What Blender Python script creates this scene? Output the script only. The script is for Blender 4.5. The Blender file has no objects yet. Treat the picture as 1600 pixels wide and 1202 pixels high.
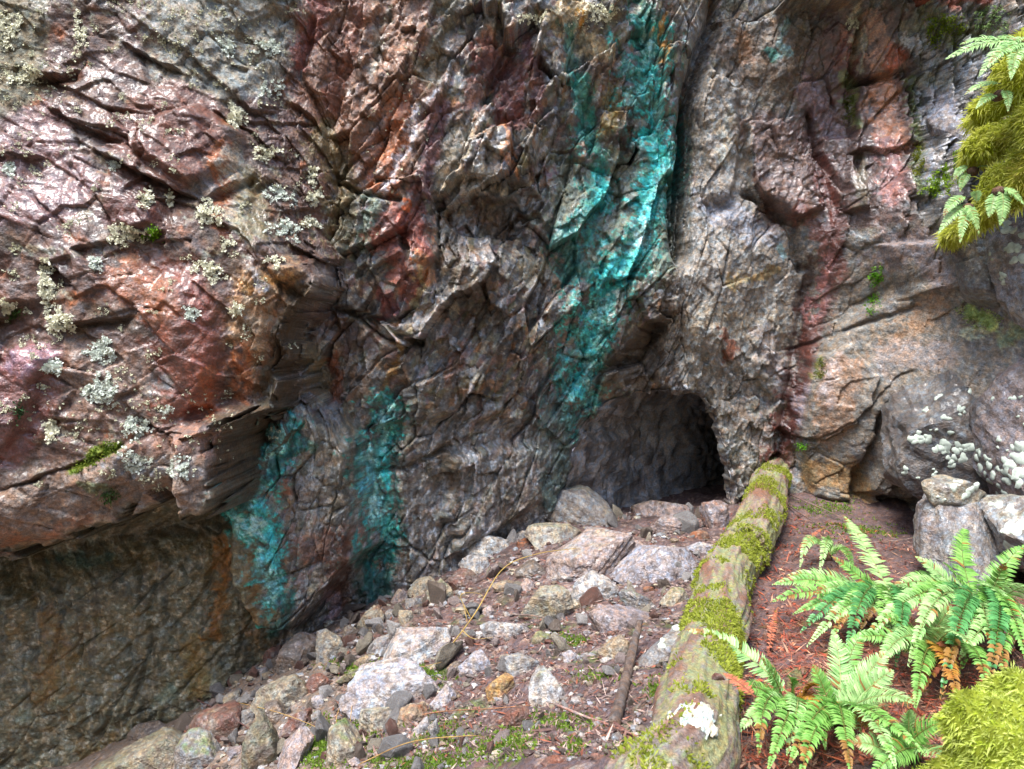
import bpy, bmesh, math, random
import numpy as np
from mathutils import Vector, Matrix

# ------------------------------------------------------------------ camera, sky, sun, exposure
scene = bpy.context.scene
COL = scene.collection
CAM_Z = 1.65
PITCH = math.radians(-4.0)
FPX = 1142.0                       # focal length in pixels of the 1600 px wide photograph
cam_d = bpy.data.cameras.new('camera')
cam = bpy.data.objects.new('camera', cam_d)
COL.objects.link(cam)
cam.location = (0, 0, CAM_Z)
cam.rotation_euler = (math.radians(90) + PITCH, 0, 0)
cam_d.sensor_width = 36.0
cam_d.lens = 36.0 * FPX / 1600.0
cam_d.clip_start = 0.05
cam_d.clip_end = 500
cam_d.dof.use_dof = True
cam_d.dof.focus_distance = 6.0
cam_d.dof.aperture_fstop = 5.6
scene.camera = cam

SUN_EL, SUN_AZ = 66.0, 214.0       # azimuth clockwise from +Y (north): the light comes from behind the camera
world = bpy.data.worlds.new('World')
scene.world = world
world.use_nodes = True
wn = world.node_tree
bg = wn.nodes['Background']
sky = wn.nodes.new('ShaderNodeTexSky')
sky.sky_type = 'NISHITA'
sky.sun_disc = False
sky.sun_elevation = math.radians(SUN_EL)
sky.sun_rotation = math.radians(SUN_AZ)
sky.air_density = 1.0
sky.dust_density = 1.5
sky.ozone_density = 1.0
wn.links.new(sky.outputs[0], bg.inputs[0])
bg.inputs[1].default_value = 0.085
sun_d = bpy.data.lights.new('sun', 'SUN')
sun_d.energy = 1.3
sun_d.angle = math.radians(28)
sun_d.color = (1.0, 0.985, 0.96)
sun = bpy.data.objects.new('sun', sun_d)
COL.objects.link(sun)
_el, _az = math.radians(SUN_EL), math.radians(SUN_AZ)
_sd = Vector((math.sin(_az) * math.cos(_el), math.cos(_az) * math.cos(_el), math.sin(_el)))
sun.rotation_euler = _sd.to_track_quat('Z', 'Y').to_euler()
sun.location = (0, -5, 12)
scene.view_settings.view_transform = 'Standard'
scene.view_settings.look = 'None'
scene.view_settings.exposure = 2.6
scene.view_settings.gamma = 1.0
scene.view_settings.use_curve_mapping = False
scene.render.engine = 'CYCLES'
scene.cycles.max_bounces = 6
scene.cycles.diffuse_bounces = 3
scene.cycles.glossy_bounces = 3
scene.cycles.transmission_bounces = 4

rng = np.random.default_rng(11)
random.seed(5)
F32 = np.float32

# ------------------------------------------------------------------ helpers: noise
def _hash(ix, iy, iz, seed):
    h = (ix.astype(np.uint32) * np.uint32(374761393) + iy.astype(np.uint32) * np.uint32(668265263)
         + iz.astype(np.uint32) * np.uint32(2147483647 - 58) + np.uint32((seed * 974634777) & 0xffffffff))
    h ^= h >> np.uint32(13)
    h *= np.uint32(1274126177)
    h ^= h >> np.uint32(16)
    h *= np.uint32(2246822519)
    h ^= h >> np.uint32(15)
    return h

_ANG = np.linspace(0, 2 * math.pi, 256, endpoint=False)
_GX, _GY = np.cos(_ANG).astype(F32), np.sin(_ANG).astype(F32)
_g3 = np.random.default_rng(3).normal(size=(256, 3))
_G3 = (_g3 / np.linalg.norm(_g3, axis=1)[:, None]).astype(F32)

def noise2(x, y, seed=0):
    x = np.asarray(x, F32); y = np.asarray(y, F32)
    xi = np.floor(x).astype(np.int32); yi = np.floor(y).astype(np.int32)
    fx = x - xi; fy = y - yi
    ux = fx * fx * fx * (fx * (fx * 6 - 15) + 10); uy = fy * fy * fy * (fy * (fy * 6 - 15) + 10)
    zz = np.zeros(1, np.int32)
    def g(dx, dy):
        h = _hash(xi + dx, yi + dy, zz, seed) & np.uint32(255)
        return _GX[h] * (fx - dx) + _GY[h] * (fy - dy)
    a = g(0, 0); b = g(1, 0); c = g(0, 1); d = g(1, 1)
    a = a + (b - a) * ux
    c = c + (d - c) * ux
    return (a + (c - a) * uy) * F32(1.5)

def fbm2(x, y, octv=4, seed=0, gain=0.5, ridged=False):
    s = 0; amp = 1.0; tot = 0
    for k in range(octv):
        n = noise2(x, y, seed + 17 * k)
        if ridged: n = 1 - 2 * np.abs(n)
        s = s + amp * n; tot += amp
        amp *= gain; x = x * 2.03 + 3.7; y = y * 2.03 - 1.3
    return (s / tot).astype(F32)

def noise3(p, seed=0):
    p = np.asarray(p, F32)
    i = np.floor(p).astype(np.int32); f = p - i
    w = f * f * f * (f * (f * 6 - 15) + 10)
    r = 0
    for dx in (0, 1):
        for dy in (0, 1):
            for dz in (0, 1):
                h = _hash(i[:, 0] + dx, i[:, 1] + dy, i[:, 2] + dz, seed) & np.uint32(255)
                g = _G3[h]
                dot = g[:, 0] * (f[:, 0] - dx) + g[:, 1] * (f[:, 1] - dy) + g[:, 2] * (f[:, 2] - dz)
                ww = (w[:, 0] if dx else 1 - w[:, 0]) * (w[:, 1] if dy else 1 - w[:, 1]) * (w[:, 2] if dz else 1 - w[:, 2])
                r = r + dot * ww
    return r * F32(1.6)

def fbm3(p, octv=4, seed=0, gain=0.5):
    s = 0; amp = 1.0; tot = 0
    for k in range(octv):
        s = s + amp * noise3(p, seed + 31 * k); tot += amp
        amp *= gain; p = p * 2.03 + 5.1
    return s / tot

def facets(x, y, seed, tilt=0.5, off=0.3, metric=1.0):
    """chipped-rock relief: every Voronoi cell is its own tilted plane. x, y in units of the cell size.
    returns height, F2-F1 and a random number per cell"""
    x = np.asarray(x, F32); y = np.asarray(y, F32)
    xi = np.floor(x).astype(np.int32); yi = np.floor(y).astype(np.int32)
    d1 = np.full(x.shape, 9, F32); d2 = np.full(x.shape, 9, F32)
    hh = np.zeros(x.shape, F32); rid = np.zeros(x.shape, F32)
    zz = np.zeros(1, np.int32)
    for dx in (-1, 0, 1):
        for dy in (-1, 0, 1):
            h = _hash(xi + dx, yi + dy, zz, seed)
            r1 = (h & np.uint32(1023)).astype(F32) / 1023
            r2 = ((h >> np.uint32(10)) & np.uint32(1023)).astype(F32) / 1023
            r3 = ((h >> np.uint32(20)) & np.uint32(1023)).astype(F32) / 1023
            ex = x - (xi + dx + r1); ey = y - (yi + dy + r2)
            d = np.sqrt(ex * ex + ey * ey)
            ang = r3 * 6.2832 * 3
            height = off * (r2 - 0.5) * 2 + tilt * (np.cos(ang) * ex + np.sin(ang) * ey) * (0.4 + 1.2 * r1)
            near = d < d1
            d2 = np.where(near, d1, np.minimum(d2, d))
            hh = np.where(near, height, hh); rid = np.where(near, r3, rid)
            d1 = np.where(near, d, d1)
    return hh, d2 - d1, rid

def sstep(a, b, x):
    t = np.clip((x - a) / (b - a), 0, 1)
    return t * t * (3 - 2 * t)

def lin(rgb):
    c = np.asarray(rgb, np.float64) / 255.0
    return np.where(c <= 0.04045, c / 12.92, ((c + 0.055) / 1.055) ** 2.4).astype(F32)

# ------------------------------------------------------------------ helpers: camera geometry of the site survey
_cp, _sp = math.cos(PITCH), math.sin(PITCH)
def ray(u, v):
    """direction through a point of the photograph, scaled so that its Y component is 1"""
    a = (np.asarray(u, float) - 800) / FPX; b = (601 - np.asarray(v, float)) / FPX
    dy = _cp - b * _sp; dz = _sp + b * _cp
    return a / dy, dz / dy

def at(u, v, Y):
    dx, dz = ray(u, v)
    return np.array([dx * Y, Y, CAM_Z + dz * Y])

def proj(x, y, z):
    zz = z - CAM_Z
    fw = y * _cp + zz * _sp; up = -y * _sp + zz * _cp
    fw = np.maximum(fw, 0.05)
    return 800 + FPX * x / fw, 601 - FPX * up / fw

class TPS:
    def __init__(self, p, val, lam=1e-3):
        p = np.asarray(p, float); n = len(p)
        K = self.k(((p[:, None] - p[None]) ** 2).sum(-1)) + lam * np.eye(n)
        P = np.c_[np.ones(n), p]
        A = np.block([[K, P], [P.T, np.zeros((3, 3))]])
        s = np.linalg.solve(A, np.r_[val, 0, 0, 0])
        self.p, self.w, self.a = p, s[:n], s[n:]
    @staticmethod
    def k(r2): return 0.5 * r2 * np.log(r2 + 1e-9)
    def __call__(self, x, y):
        r = self.a[0] + self.a[1] * x + self.a[2] * y
        for (px, py), w in zip(self.p, self.w):
            r = r + w * self.k((x - px) ** 2 + (y - py) ** 2)
        return r

def poly_dist(U, V, pts):
    """signed distance to a closed polygon, positive inside"""
    pts = np.asarray(pts, float); n = len(pts)
    d = np.full(U.shape, 1e9, F32); ins = np.zeros(U.shape, bool)
    for i in range(n):
        ax, ay = pts[i]; bx, by = pts[(i + 1) % n]
        ex, ey = bx - ax, by - ay
        t = np.clip(((U - ax) * ex + (V - ay) * ey) / (ex * ex + ey * ey + 1e-12), 0, 1)
        d = np.minimum(d, (U - ax - t * ex) ** 2 + (V - ay - t * ey) ** 2)
        c = (ay > V) != (by > V)
        if ay != by:
            ins ^= c & (U < (bx - ax) * (V - ay) / (by - ay) + ax)
    d = np.sqrt(d)
    return np.where(ins, d, -d)

def line_dist(U, V, pts):
    pts = np.asarray(pts, float)
    d = np.full(U.shape, 1e9, F32)
    for i in range(len(pts) - 1):
        ax, ay = pts[i][:2]; bx, by = pts[i + 1][:2]
        ex, ey = bx - ax, by - ay
        t = np.clip(((U - ax) * ex + (V - ay) * ey) / (ex * ex + ey * ey + 1e-12), 0, 1)
        d = np.minimum(d, (U - ax - t * ex) ** 2 + (V - ay - t * ey) ** 2)
    return np.sqrt(d)

# ------------------------------------------------------------------ helpers: meshes and objects
def mesh_np(name, verts, faces, mat=None, cols=None, wet=None, smooth=True):
    """faces: (n,3) or (n,4) int array"""
    me = bpy.data.meshes.new(name)
    verts = np.ascontiguousarray(verts, F32); faces = np.ascontiguousarray(faces, np.int32)
    k = faces.shape[1]
    me.vertices.add(len(verts)); me.vertices.foreach_set('co', verts.ravel())
    me.loops.add(faces.size); me.loops.foreach_set('vertex_index', faces.ravel())
    me.polygons.add(len(faces))
    me.polygons.foreach_set('loop_start', np.arange(0, faces.size, k, dtype=np.int32))
    me.polygons.foreach_set('loop_total', np.full(len(faces), k, np.int32))
    me.polygons.foreach_set('use_smooth', np.full(len(faces), smooth, bool))
    if cols is not None:
        a = me.attributes.new('Col', 'FLOAT_COLOR', 'POINT')
        c4 = np.ones((len(verts), 4), F32); c4[:, :3] = cols
        a.data.foreach_set('color', c4.ravel())
    if wet is not None:
        a = me.attributes.new('wet', 'FLOAT', 'POINT')
        a.data.foreach_set('value', np.ascontiguousarray(wet, F32))
    me.update(calc_edges=True)
    if mat: me.materials.append(mat)
    return me

def obj(name, me, parent=None, label=None, cat=None, group=None, kind=None, loc=None, rot=None, scale=None):
    o = bpy.data.objects.new(name, me)
    COL.objects.link(o)
    if parent is not None: o.parent = parent
    if label: o['label'] = label
    if cat: o['category'] = cat
    if group: o['group'] = group
    if kind: o['kind'] = kind
    if loc is not None: o.location = loc
    if rot is not None: o.rotation_euler = rot
    if scale is not None: o.scale = scale
    return o

def tube(path, radii, seg=8, cap=True):
    """verts, quads of a tube along a list of points"""
    path = np.asarray(path, float); n = len(path)
    radii = np.broadcast_to(np.asarray(radii, float), (n,))
    T = np.gradient(path, axis=0); T /= np.linalg.norm(T, axis=1)[:, None] + 1e-9
    ref = np.array([0.13, 0.21, 0.97]); 
    if abs(T[0] @ ref) > 0.9: ref = np.array([1.0, 0.1, 0.0])
    S = np.cross(T, ref); S /= np.linalg.norm(S, axis=1)[:, None]
    N = np.cross(S, T)
    ang = np.linspace(0, 2 * math.pi, seg, endpoint=False)
    ring = S[:, None] * np.cos(ang)[None, :, None] + N[:, None] * np.sin(ang)[None, :, None]
    v = (path[:, None] + ring * radii[:, None, None]).reshape(-1, 3)
    i = np.arange(n - 1)[:, None] * seg; j = np.arange(seg)[None]
    j2 = (j + 1) % seg
    q = np.stack([i + j, i + j2, i + seg + j2, i + seg + j], -1).reshape(-1, 4)
    if cap:
        v = np.vstack([v, path[0], path[-1]])
        c0, c1 = len(v) - 2, len(v) - 1
        jj = np.arange(seg); kk = (jj + 1) % seg
        q = np.vstack([q, np.stack([kk, jj, np.full(seg, c0), np.full(seg, c0)], 1)[:, [0, 1, 2, 2]],
                       np.stack([jj, kk, np.full(seg, 0), np.full(seg, 0)], 1)[:0]])
        b = (n - 1) * seg
        t0 = np.stack([jj * 0 + c0, kk, jj], 1); t1 = np.stack([jj * 0 + c1, b + jj, b + kk], 1)
        q = q[: (n - 1) * seg]
        tri = np.vstack([t0, t1])
        return v, q, tri
    return v, q, np.zeros((0, 3), int)

def tris_of(v, q, t):
    return v, np.vstack([q[:, [0, 1, 2]], q[:, [0, 2, 3]], t]) if len(t) else np.vstack([q[:, [0, 1, 2]], q[:, [0, 2, 3]]])

def smooth_path(pts, n):
    """Catmull-Rom through points"""
    p = np.asarray(pts, float)
    p = np.vstack([2 * p[0] - p[1], p, 2 * p[-1] - p[-2]])
    m = len(p) - 3
    t = np.linspace(0, m - 1e-6, n); k = t.astype(int); f = (t - k)[:, None]
    a, b, c, d = p[k], p[k + 1], p[k + 2], p[k + 3]
    return 0.5 * ((2 * b) + (-a + c) * f + (2 * a - 5 * b + 4 * c - d) * f ** 2 + (-a + 3 * b - 3 * c + d) * f ** 3)

# ------------------------------------------------------------------ materials
def new_mat(name):
    m = bpy.data.materials.new(name); m.use_nodes = True
    nt = m.node_tree
    return m, nt, nt.nodes['Principled BSDF']

def rock_material(name, bump=0.5, fine=1.0, rough_dry=0.8, rough_wet=0.3, vary=0.35, coat=0.5, patch=0.0):
    m, nt, b = new_mat(name)
    N, L = nt.nodes.new, nt.links.new
    tc = N('ShaderNodeTexCoord')
    at_ = N('ShaderNodeAttribute'); at_.attribute_name = 'Col'
    wt = N('ShaderNodeAttribute'); wt.attribute_name = 'wet'
    n1 = N('ShaderNodeTexNoise'); n1.inputs['Scale'].default_value = 42 * fine; n1.inputs['Detail'].default_value = 8; n1.inputs['Roughness'].default_value = 0.68
    n2 = N('ShaderNodeTexNoise'); n2.inputs['Scale'].default_value = 11 * fine; n2.inputs['Detail'].default_value = 6
    vo = N('ShaderNodeTexVoronoi'); vo.feature = 'F1'; vo.inputs['Scale'].default_value = 55 * fine
    for t in (n1, n2, vo): L(tc.outputs['Object'], t.inputs['Vector'])
    mr = N('ShaderNodeMapRange'); mr.inputs[1].default_value = 0.3; mr.inputs[2].default_value = 0.7
    mr.inputs[3].default_value = 1 - vary; mr.inputs[4].default_value = 1 + vary
    L(n1.outputs['Fac'], mr.inputs[0])
    mx = N('ShaderNodeVectorMath'); mx.operation = 'SCALE'
    L(at_.outputs['Color'], mx.inputs[0]); L(mr.outputs[0], mx.inputs['Scale'])
    # fine mottling: grains of lighter and darker mineral, warm and cool patches
    n5 = N('ShaderNodeTexNoise'); n5.inputs['Scale'].default_value = 120 * fine; n5.inputs['Detail'].default_value = 4; n5.inputs['Roughness'].default_value = 0.7
    n6 = N('ShaderNodeTexNoise'); n6.inputs['Scale'].default_value = 17 * fine; n6.inputs['Detail'].default_value = 6; n6.inputs['Roughness'].default_value = 0.65
    for t in (n5, n6): L(tc.outputs['Object'], t.inputs['Vector'])
    r5 = N('ShaderNodeMapRange'); r5.inputs[1].default_value = 0.32; r5.inputs[2].default_value = 0.68; r5.inputs[3].default_value = 1 - vary * 0.9; r5.inputs[4].default_value = 1 + vary * 0.9
    L(n5.outputs['Fac'], r5.inputs[0])
    hue = N('ShaderNodeMix'); hue.data_type = 'RGBA'; hue.inputs[6].default_value = (1.16, 0.98, 0.80, 1); hue.inputs[7].default_value = (0.82, 0.99, 1.16, 1)
    r6 = N('ShaderNodeMapRange'); r6.inputs[1].default_value = 0.38; r6.inputs[2].default_value = 0.62
    L(n6.outputs['Fac'], r6.inputs[0]); L(r6.outputs[0], hue.inputs[0])
    m5 = N('ShaderNodeVectorMath'); m5.operation = 'SCALE'; L(mx.outputs[0], m5.inputs[0]); L(r5.outputs[0], m5.inputs['Scale'])
    mx = N('ShaderNodeVectorMath'); mx.operation = 'MULTIPLY'; L(m5.outputs[0], mx.inputs[0]); L(hue.outputs[2], mx.inputs[1])
    if patch:                      # earthy stains and mineral specks
        n4 = N('ShaderNodeTexNoise'); n4.inputs['Scale'].default_value = 16; n4.inputs['Detail'].default_value = 7; n4.inputs['Roughness'].default_value = 0.7
        L(tc.outputs['Object'], n4.inputs['Vector'])
        rp = N('ShaderNodeMapRange'); rp.inputs[1].default_value = 0.46; rp.inputs[2].default_value = 0.62; rp.inputs[4].default_value = patch
        L(n4.outputs['Fac'], rp.inputs[0])
        mc = N('ShaderNodeMix'); mc.data_type = 'RGBA'; mc.inputs[7].default_value = (0.085, 0.058, 0.045, 1)
        L(rp.outputs[0], mc.inputs[0]); L(mx.outputs[0], mc.inputs[6]); L(mc.outputs[2], b.inputs['Base Color'])
    else:
        L(mx.outputs[0], b.inputs['Base Color'])
    # roughness follows wetness, broken up by noise
    ml = N('ShaderNodeMath'); ml.operation = 'MULTIPLY_ADD'
    L(n2.outputs['Fac'], ml.inputs[0]); ml.inputs[1].default_value = 0.9; ml.inputs[2].default_value = -0.45
    ad = N('ShaderNodeMath'); ad.operation = 'ADD'; ad.use_clamp = True
    L(ml.outputs[0], ad.inputs[0]); L(wt.outputs['Fac'], ad.inputs[1])
    r = N('ShaderNodeMapRange'); r.inputs[3].default_value = rough_dry; r.inputs[4].default_value = rough_wet
    L(ad.outputs[0], r.inputs[0]); L(r.outputs[0], b.inputs['Roughness'])
    sp = N('ShaderNodeMapRange'); sp.inputs[3].default_value = 0.25; sp.inputs[4].default_value = 0.75
    L(ad.outputs[0], sp.inputs[0]); L(sp.outputs[0], b.inputs['Specular IOR Level'])
    # a film of water: a glossy coat that follows only the coarser lumps
    cw = N('ShaderNodeMapRange'); cw.inputs[1].default_value = 0.25; cw.inputs[2].default_value = 0.75; cw.inputs[4].default_value = coat
    L(ad.outputs[0], cw.inputs[0]); L(cw.outputs[0], b.inputs['Coat Weight'])
    b.inputs['Coat Roughness'].default_value = 0.15; b.inputs['Coat IOR'].default_value = 1.5
    n3 = N('ShaderNodeTexNoise'); n3.inputs['Scale'].default_value = 17 * fine; n3.inputs['Detail'].default_value = 2.5
    L(tc.outputs['Object'], n3.inputs['Vector'])
    b2 = N('ShaderNodeBump'); b2.inputs['Strength'].default_value = 0.5; b2.inputs['Distance'].default_value = 0.025 / fine
    L(n3.outputs['Fac'], b2.inputs['Height']); L(b2.outputs[0], b.inputs['Coat Normal'])
    h = N('ShaderNodeMath'); h.operation = 'MULTIPLY_ADD'
    L(vo.outputs['Distance'], h.inputs[0]); h.inputs[1].default_value = 0.35
    L(n1.outputs['Fac'], h.inputs[2])
    bp = N('ShaderNodeBump'); bp.inputs['Strength'].default_value = bump; bp.inputs['Distance'].default_value = 0.02 / fine
    L(h.outputs[0], bp.inputs['Height']); L(bp.outputs[0], b.inputs['Normal'])
    return m

def leaf_material(name, trans=0.35, rough=0.4, spec=0.5):
    m, nt, b = new_mat(name)
    N, L = nt.nodes.new, nt.links.new
    at_ = N('ShaderNodeAttribute'); at_.attribute_name = 'Col'
    tc = N('ShaderNodeTexCoord')
    n1 = N('ShaderNodeTexNoise'); n1.inputs['Scale'].default_value = 30; n1.inputs['Detail'].default_value = 3
    L(tc.outputs['Object'], n1.inputs['Vector'])
    mr = N('ShaderNodeMapRange'); mr.inputs[1].default_value = 0.3; mr.inputs[2].default_value = 0.7
    mr.inputs[3].default_value = 0.75; mr.inputs[4].default_value = 1.25
    L(n1.outputs['Fac'], mr.inputs[0])
    mx = N('ShaderNodeVectorMath'); mx.operation = 'SCALE'
    L(at_.outputs['Color'], mx.inputs[0]); L(mr.outputs[0], mx.inputs['Scale'])
    L(mx.outputs[0], b.inputs['Base Color'])
    b.inputs['Roughness'].default_value = rough
    b.inputs['Specular IOR Level'].default_value = spec
    tr = N('ShaderNodeBsdfTranslucent'); L(mx.outputs[0], tr.inputs['Color'])
    ms = N('ShaderNodeMixShader'); ms.inputs[0].default_value = trans
    out = nt.nodes['Material Output']
    L(b.outputs[0], ms.inputs[1]); L(tr.outputs[0], ms.inputs[2]); L(ms.outputs[0], out.inputs['Surface'])
    return m

M_CLIFF = rock_material('cliff_rock', bump=0.65, fine=1.0, vary=0.45)
M_ROCK = rock_material('loose_rock', bump=0.8, fine=1.2, vary=0.45, coat=0.45, patch=0.8)
M_SOIL = rock_material('soil', bump=0.9, fine=1.6, rough_wet=0.45, vary=0.5, coat=0.35)
M_BARK = rock_material('bark', bump=0.8, fine=1.3, rough_wet=0.5, vary=0.45, coat=0.2)
M_FERN = leaf_material('fern_leaf', 0.3, 0.38)
M_MOSS = leaf_material('moss_leaf', 0.5, 0.7, 0.2)
M_LICHEN = leaf_material('lichen_thallus', 0.15, 0.85, 0.2)
M_DRY = leaf_material('dry_plant', 0.15, 0.6, 0.3)

# ================================================================== THE CLIFF
DX = 0.0102                         # grid step of the rock face in metres
def axis(a, b, step, lo, hi):
    core = np.arange(a, b, step)
    left = []; s = step; x = a
    while x > lo: s *= 1.12; x -= s; left.append(x)
    right = []; s = step; x = core[-1]
    while x < hi: s *= 1.12; x += s; right.append(x)
    return np.r_[left[::-1], core, right]
XS = axis(-4.35, 6.1, DX, -12, 13)
def refine(xs, a, b, step): return np.r_[xs[xs < a], np.arange(a, b, step), xs[xs >= b]]
XS = refine(XS, -1.98, -1.42, 0.0042); XS = refine(XS, 1.55, 1.85, 0.0055)          # steep faces turned sideways
ZS = axis(-2.15, 5.45, DX, -3.2, 9.5)
GX, GZ = np.meshgrid(XS, ZS)
NR, NC = GX.shape
X = GX.ravel().astype(F32); Z = GZ.ravel().astype(F32)

# surveyed distances of the smooth wall: (u, v, metres)
CTRL = [(-250, -250, 6.0), (-250, 500, 5.7), (-250, 1250, 5.4), (0, 0, 5.95), (0, 600, 5.8), (0, 1200, 5.65), (300, 0, 6.2), (300, 600, 6.05), (250, 1100, 5.95),
        (450, 300, 6.2), (450, 900, 6.35), (600, 0, 6.35), (600, 500, 6.5), (600, 900, 6.75), (720, 860, 7.05), (800, 0, 6.6),
        (800, 400, 6.85), (800, 750, 7.25), (900, 0, 6.9), (950, 300, 7.2), (900, 600, 7.35), (870, 790, 7.55), (1030, 0, 6.95),
        (1040, 430, 7.2), (1090, 200, 7.55), (1150, 50, 7.65), (1150, 400, 7.6), (1100, 590, 7.6), (1180, 730, 7.75), (1250, 100, 7.65), (1250, 500, 7.9),
        (1240, 720, 7.95), (1340, 100, 7.55), (1350, 500, 7.55), (1350, 800, 7.5), (1450, 150, 7.3), (1450, 480, 7.05), (1480, 760, 6.9),
        (1580, 0, 6.5), (1570, 250, 6.3), (1590, 430, 6.1), (1600, 700, 6.0), (1800, 100, 5.4), (1800, 700, 5.4), (1000, -250, 7.4), (1000, 950, 7.9), (1500, -250, 7.2), (400, -250, 6.6)]
_p = np.array([at(u, v, y) for u, v, y in CTRL])
cliff_tps = TPS(_p[:, [0, 2]], _p[:, 1], 0.02)
# evaluate coarse and interpolate: the wall is smooth
_cx = np.linspace(XS[0], XS[-1], 240); _cz = np.linspace(ZS[0], ZS[-1], 160)
_CX, _CZ = np.meshgrid(_cx, _cz)
_CY = np.clip(cliff_tps(_CX, _CZ), 4.2, 9.0)
_CY += np.maximum(_CZ - 5.5, 0) * 0.55
def bil(cx, cz, A, x, z):
    fx = np.clip((x - cx[0]) / (cx[1] - cx[0]), 0, len(cx) - 1.001); fz = np.clip((z - cz[0]) / (cz[1] - cz[0]), 0, len(cz) - 1.001)
    ix = fx.astype(int); iz = fz.astype(int); fx = fx - ix; fz = fz - iz
    return (A[iz, ix] * (1 - fx) * (1 - fz) + A[iz, ix + 1] * fx * (1 - fz) + A[iz + 1, ix] * (1 - fx) * fz + A[iz + 1, ix + 1] * fx * fz)
Y = bil(_cx, _cz, _CY, X, Z).astype(F32)
Y_WALL = Y.copy()

# noise runs along the surface: where the wall swings towards the camera its own length is used
XN = (X + np.maximum(7.55 - Y, 0) * 1.25 * sstep(3.4, 4.6, X)).astype(F32)

def xz(pts, Yd):
    return [tuple(at(u, v, Yd)[[0, 2]]) for u, v in pts]

# warps shared by everything, in metres
wa = fbm2(XN * 1.6, Z * 1.6, 4, 1); wb = fbm2(XN * 1.6 + 40, Z * 1.6, 4, 2)
wc = fbm2(XN * 6, Z * 6, 4, 3); wd = fbm2(XN * 6 + 9, Z * 6, 4, 4)
Xw = X + 0.09 * wa + 0.03 * wc; Zw = Z + 0.09 * wb + 0.03 * wd

# --- the overhanging block on the left, standing proud of the wall
BLOCK = [(-900, -300), (500, -300), (470, -60), (462, 120), (486, 250), (478, 360), (474, 440), (452, 470), (425, 560), (402, 655), (368, 668), (352, 700), (356, 770), (345, 800), (290, 798), (235, 800),
         (190, 822), (120, 838), (60, 868), (0, 882), (-100, 900), (-900, 930)]
bd = poly_dist(Xw * 0.6 + X * 0.4, Zw * 0.6 + Z * 0.4, xz(BLOCK, 5.15))
_hj, _, _ = facets(X / .24 + .2 * wa, Z / .2 + .2 * wb, 95, .5, .6); _hj2, _, _ = facets(X / .09, Z / .08, 96, .5, .6)
bd = bd + 0.075 * _hj + 0.03 * _hj2 + 0.02 * wc          # broken, jagged lip
edge_w = 0.05 + 1.15 * sstep(1.95, 2.9, Z)         # the step melts into the wall towards the top
thick = 0.92 - 0.5 * sstep(1.7, 3.9, Z)
blk = sstep(-0.12, 1.0, bd / edge_w) * 0.82 + 0.18 * sstep(0, 0.5, bd)
# the lower step of the block: a second, lower shelf
SHELF = [(-900, 770), (0, 762), (60, 745), (150, 712), (190, 690), (275, 662), (350, 648), (380, 690), (358, 830), (-900, 960)]
sd = poly_dist(Xw, Zw, xz(SHELF, 5.05))
shelf = sstep(0, 0.05, sd) * 0.10
Y = Y - blk * (thick + shelf)

# --- large forms: (polygon px, distance, edge px-metres, amount towards camera)
def bulge(pts, Yd, soft, amt, warp=1.0):
    global Y
    d = poly_dist(X + (Xw - X) * warp, Z + (Zw - Z) * warp, xz(pts, Yd))
    Y = Y - sstep(0, soft, d) * amt

def groove(pts, Yd, width, depth, warp=0.6):
    global Y
    d = line_dist(X + (Xw - X) * warp, Z + (Zw - Z) * warp, xz(pts, Yd))
    Y = Y + np.exp(-(d / width) ** 2) * depth

# big recess leading down to the adit, under the overhanging lip
bulge([(1062, 455), (1010, 492), (960, 540), (925, 590), (885, 650), (862, 720), (850, 800), (900, 850), (1140, 850), (1140, 700), (1110, 625), (1050, 590), (1085, 520)], 7.4, 0.35, -0.22)
bulge([(1070, 470), (1000, 505), (940, 575), (930, 605), (985, 600), (1050, 575), (1095, 560)], 7.5, 0.16, -0.08)
# copper chute
groove([(1000, -40), (1010, 100), (1035, 250), (1010, 330), (985, 400), (930, 500), (905, 600)], 7.15, 0.10, 0.10)
groove([(900, 60), (905, 150), (930, 240), (935, 320)], 7.0, 0.09, 0.12)
bulge([(955, 215), (985, 205), (1005, 225), (995, 250), (960, 250)], 7.1, 0.03, -0.22)
# dark corner right of the chute
groove([(1135, -60), (1125, 20), (1098, 70), (1078, 150), (1066, 300), (1062, 400)], 7.4, 0.085, 0.42)
groove([(1078, 150), (1066, 300), (1062, 400)], 7.4, 0.05, 0.22)
bulge([(1105, -200), (1415, -200), (1408, 8), (1300, 12), (1222, 16), (1205, 34), (1140, 38), (1112, 26)], 7.7, 0.06, -1.1, .5)
bulge([(1040, -260), (1480, -260), (1440, -14), (1300, -4), (1130, -8)], 7.2, 0.05, 0.62, .5)       # unseen brow above the view, pushed out to shade the recess below
# pale buttress of the right face
bulge([(1100, 90), (1165, 130), (1170, 230), (1150, 310), (1095, 330), (1085, 240)], 7.5, 0.10, 0.16)
bulge([(1095, 300), (1200, 310), (1245, 390), (1250, 560), (1235, 640), (1190, 620), (1130, 590), (1060, 580), (1070, 420)], 7.55, 0.3, 0.10)
bulge([(1160, 190), (1215, 170), (1275, 230), (1290, 330), (1240, 350), (1175, 300)], 7.65, 0.06, 0.17)
groove([(1175, 300), (1215, 330), (1250, 355), (1262, 420)], 7.6, 0.05, 0.16)
groove([(1275, 170), (1290, 230), (1315, 300)], 7.6, 0.03, 0.14)
bulge([(1345, 130), (1412, 122), (1422, 190), (1405, 240), (1340, 235)], 7.45, 0.04, 0.16)
bulge([(1300, 200), (1345, 210), (1350, 330), (1310, 340)], 7.5, 0.05, 0.12)
groove([(1345, 25), (1345, 120), (1420, 110), (1425, 200), (1432, 310)], 7.4, 0.03, 0.16)
groove([(1262, 420), (1255, 520), (1240, 600), (1225, 700), (1215, 780)], 7.85, 0.08, 0.14)
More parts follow.
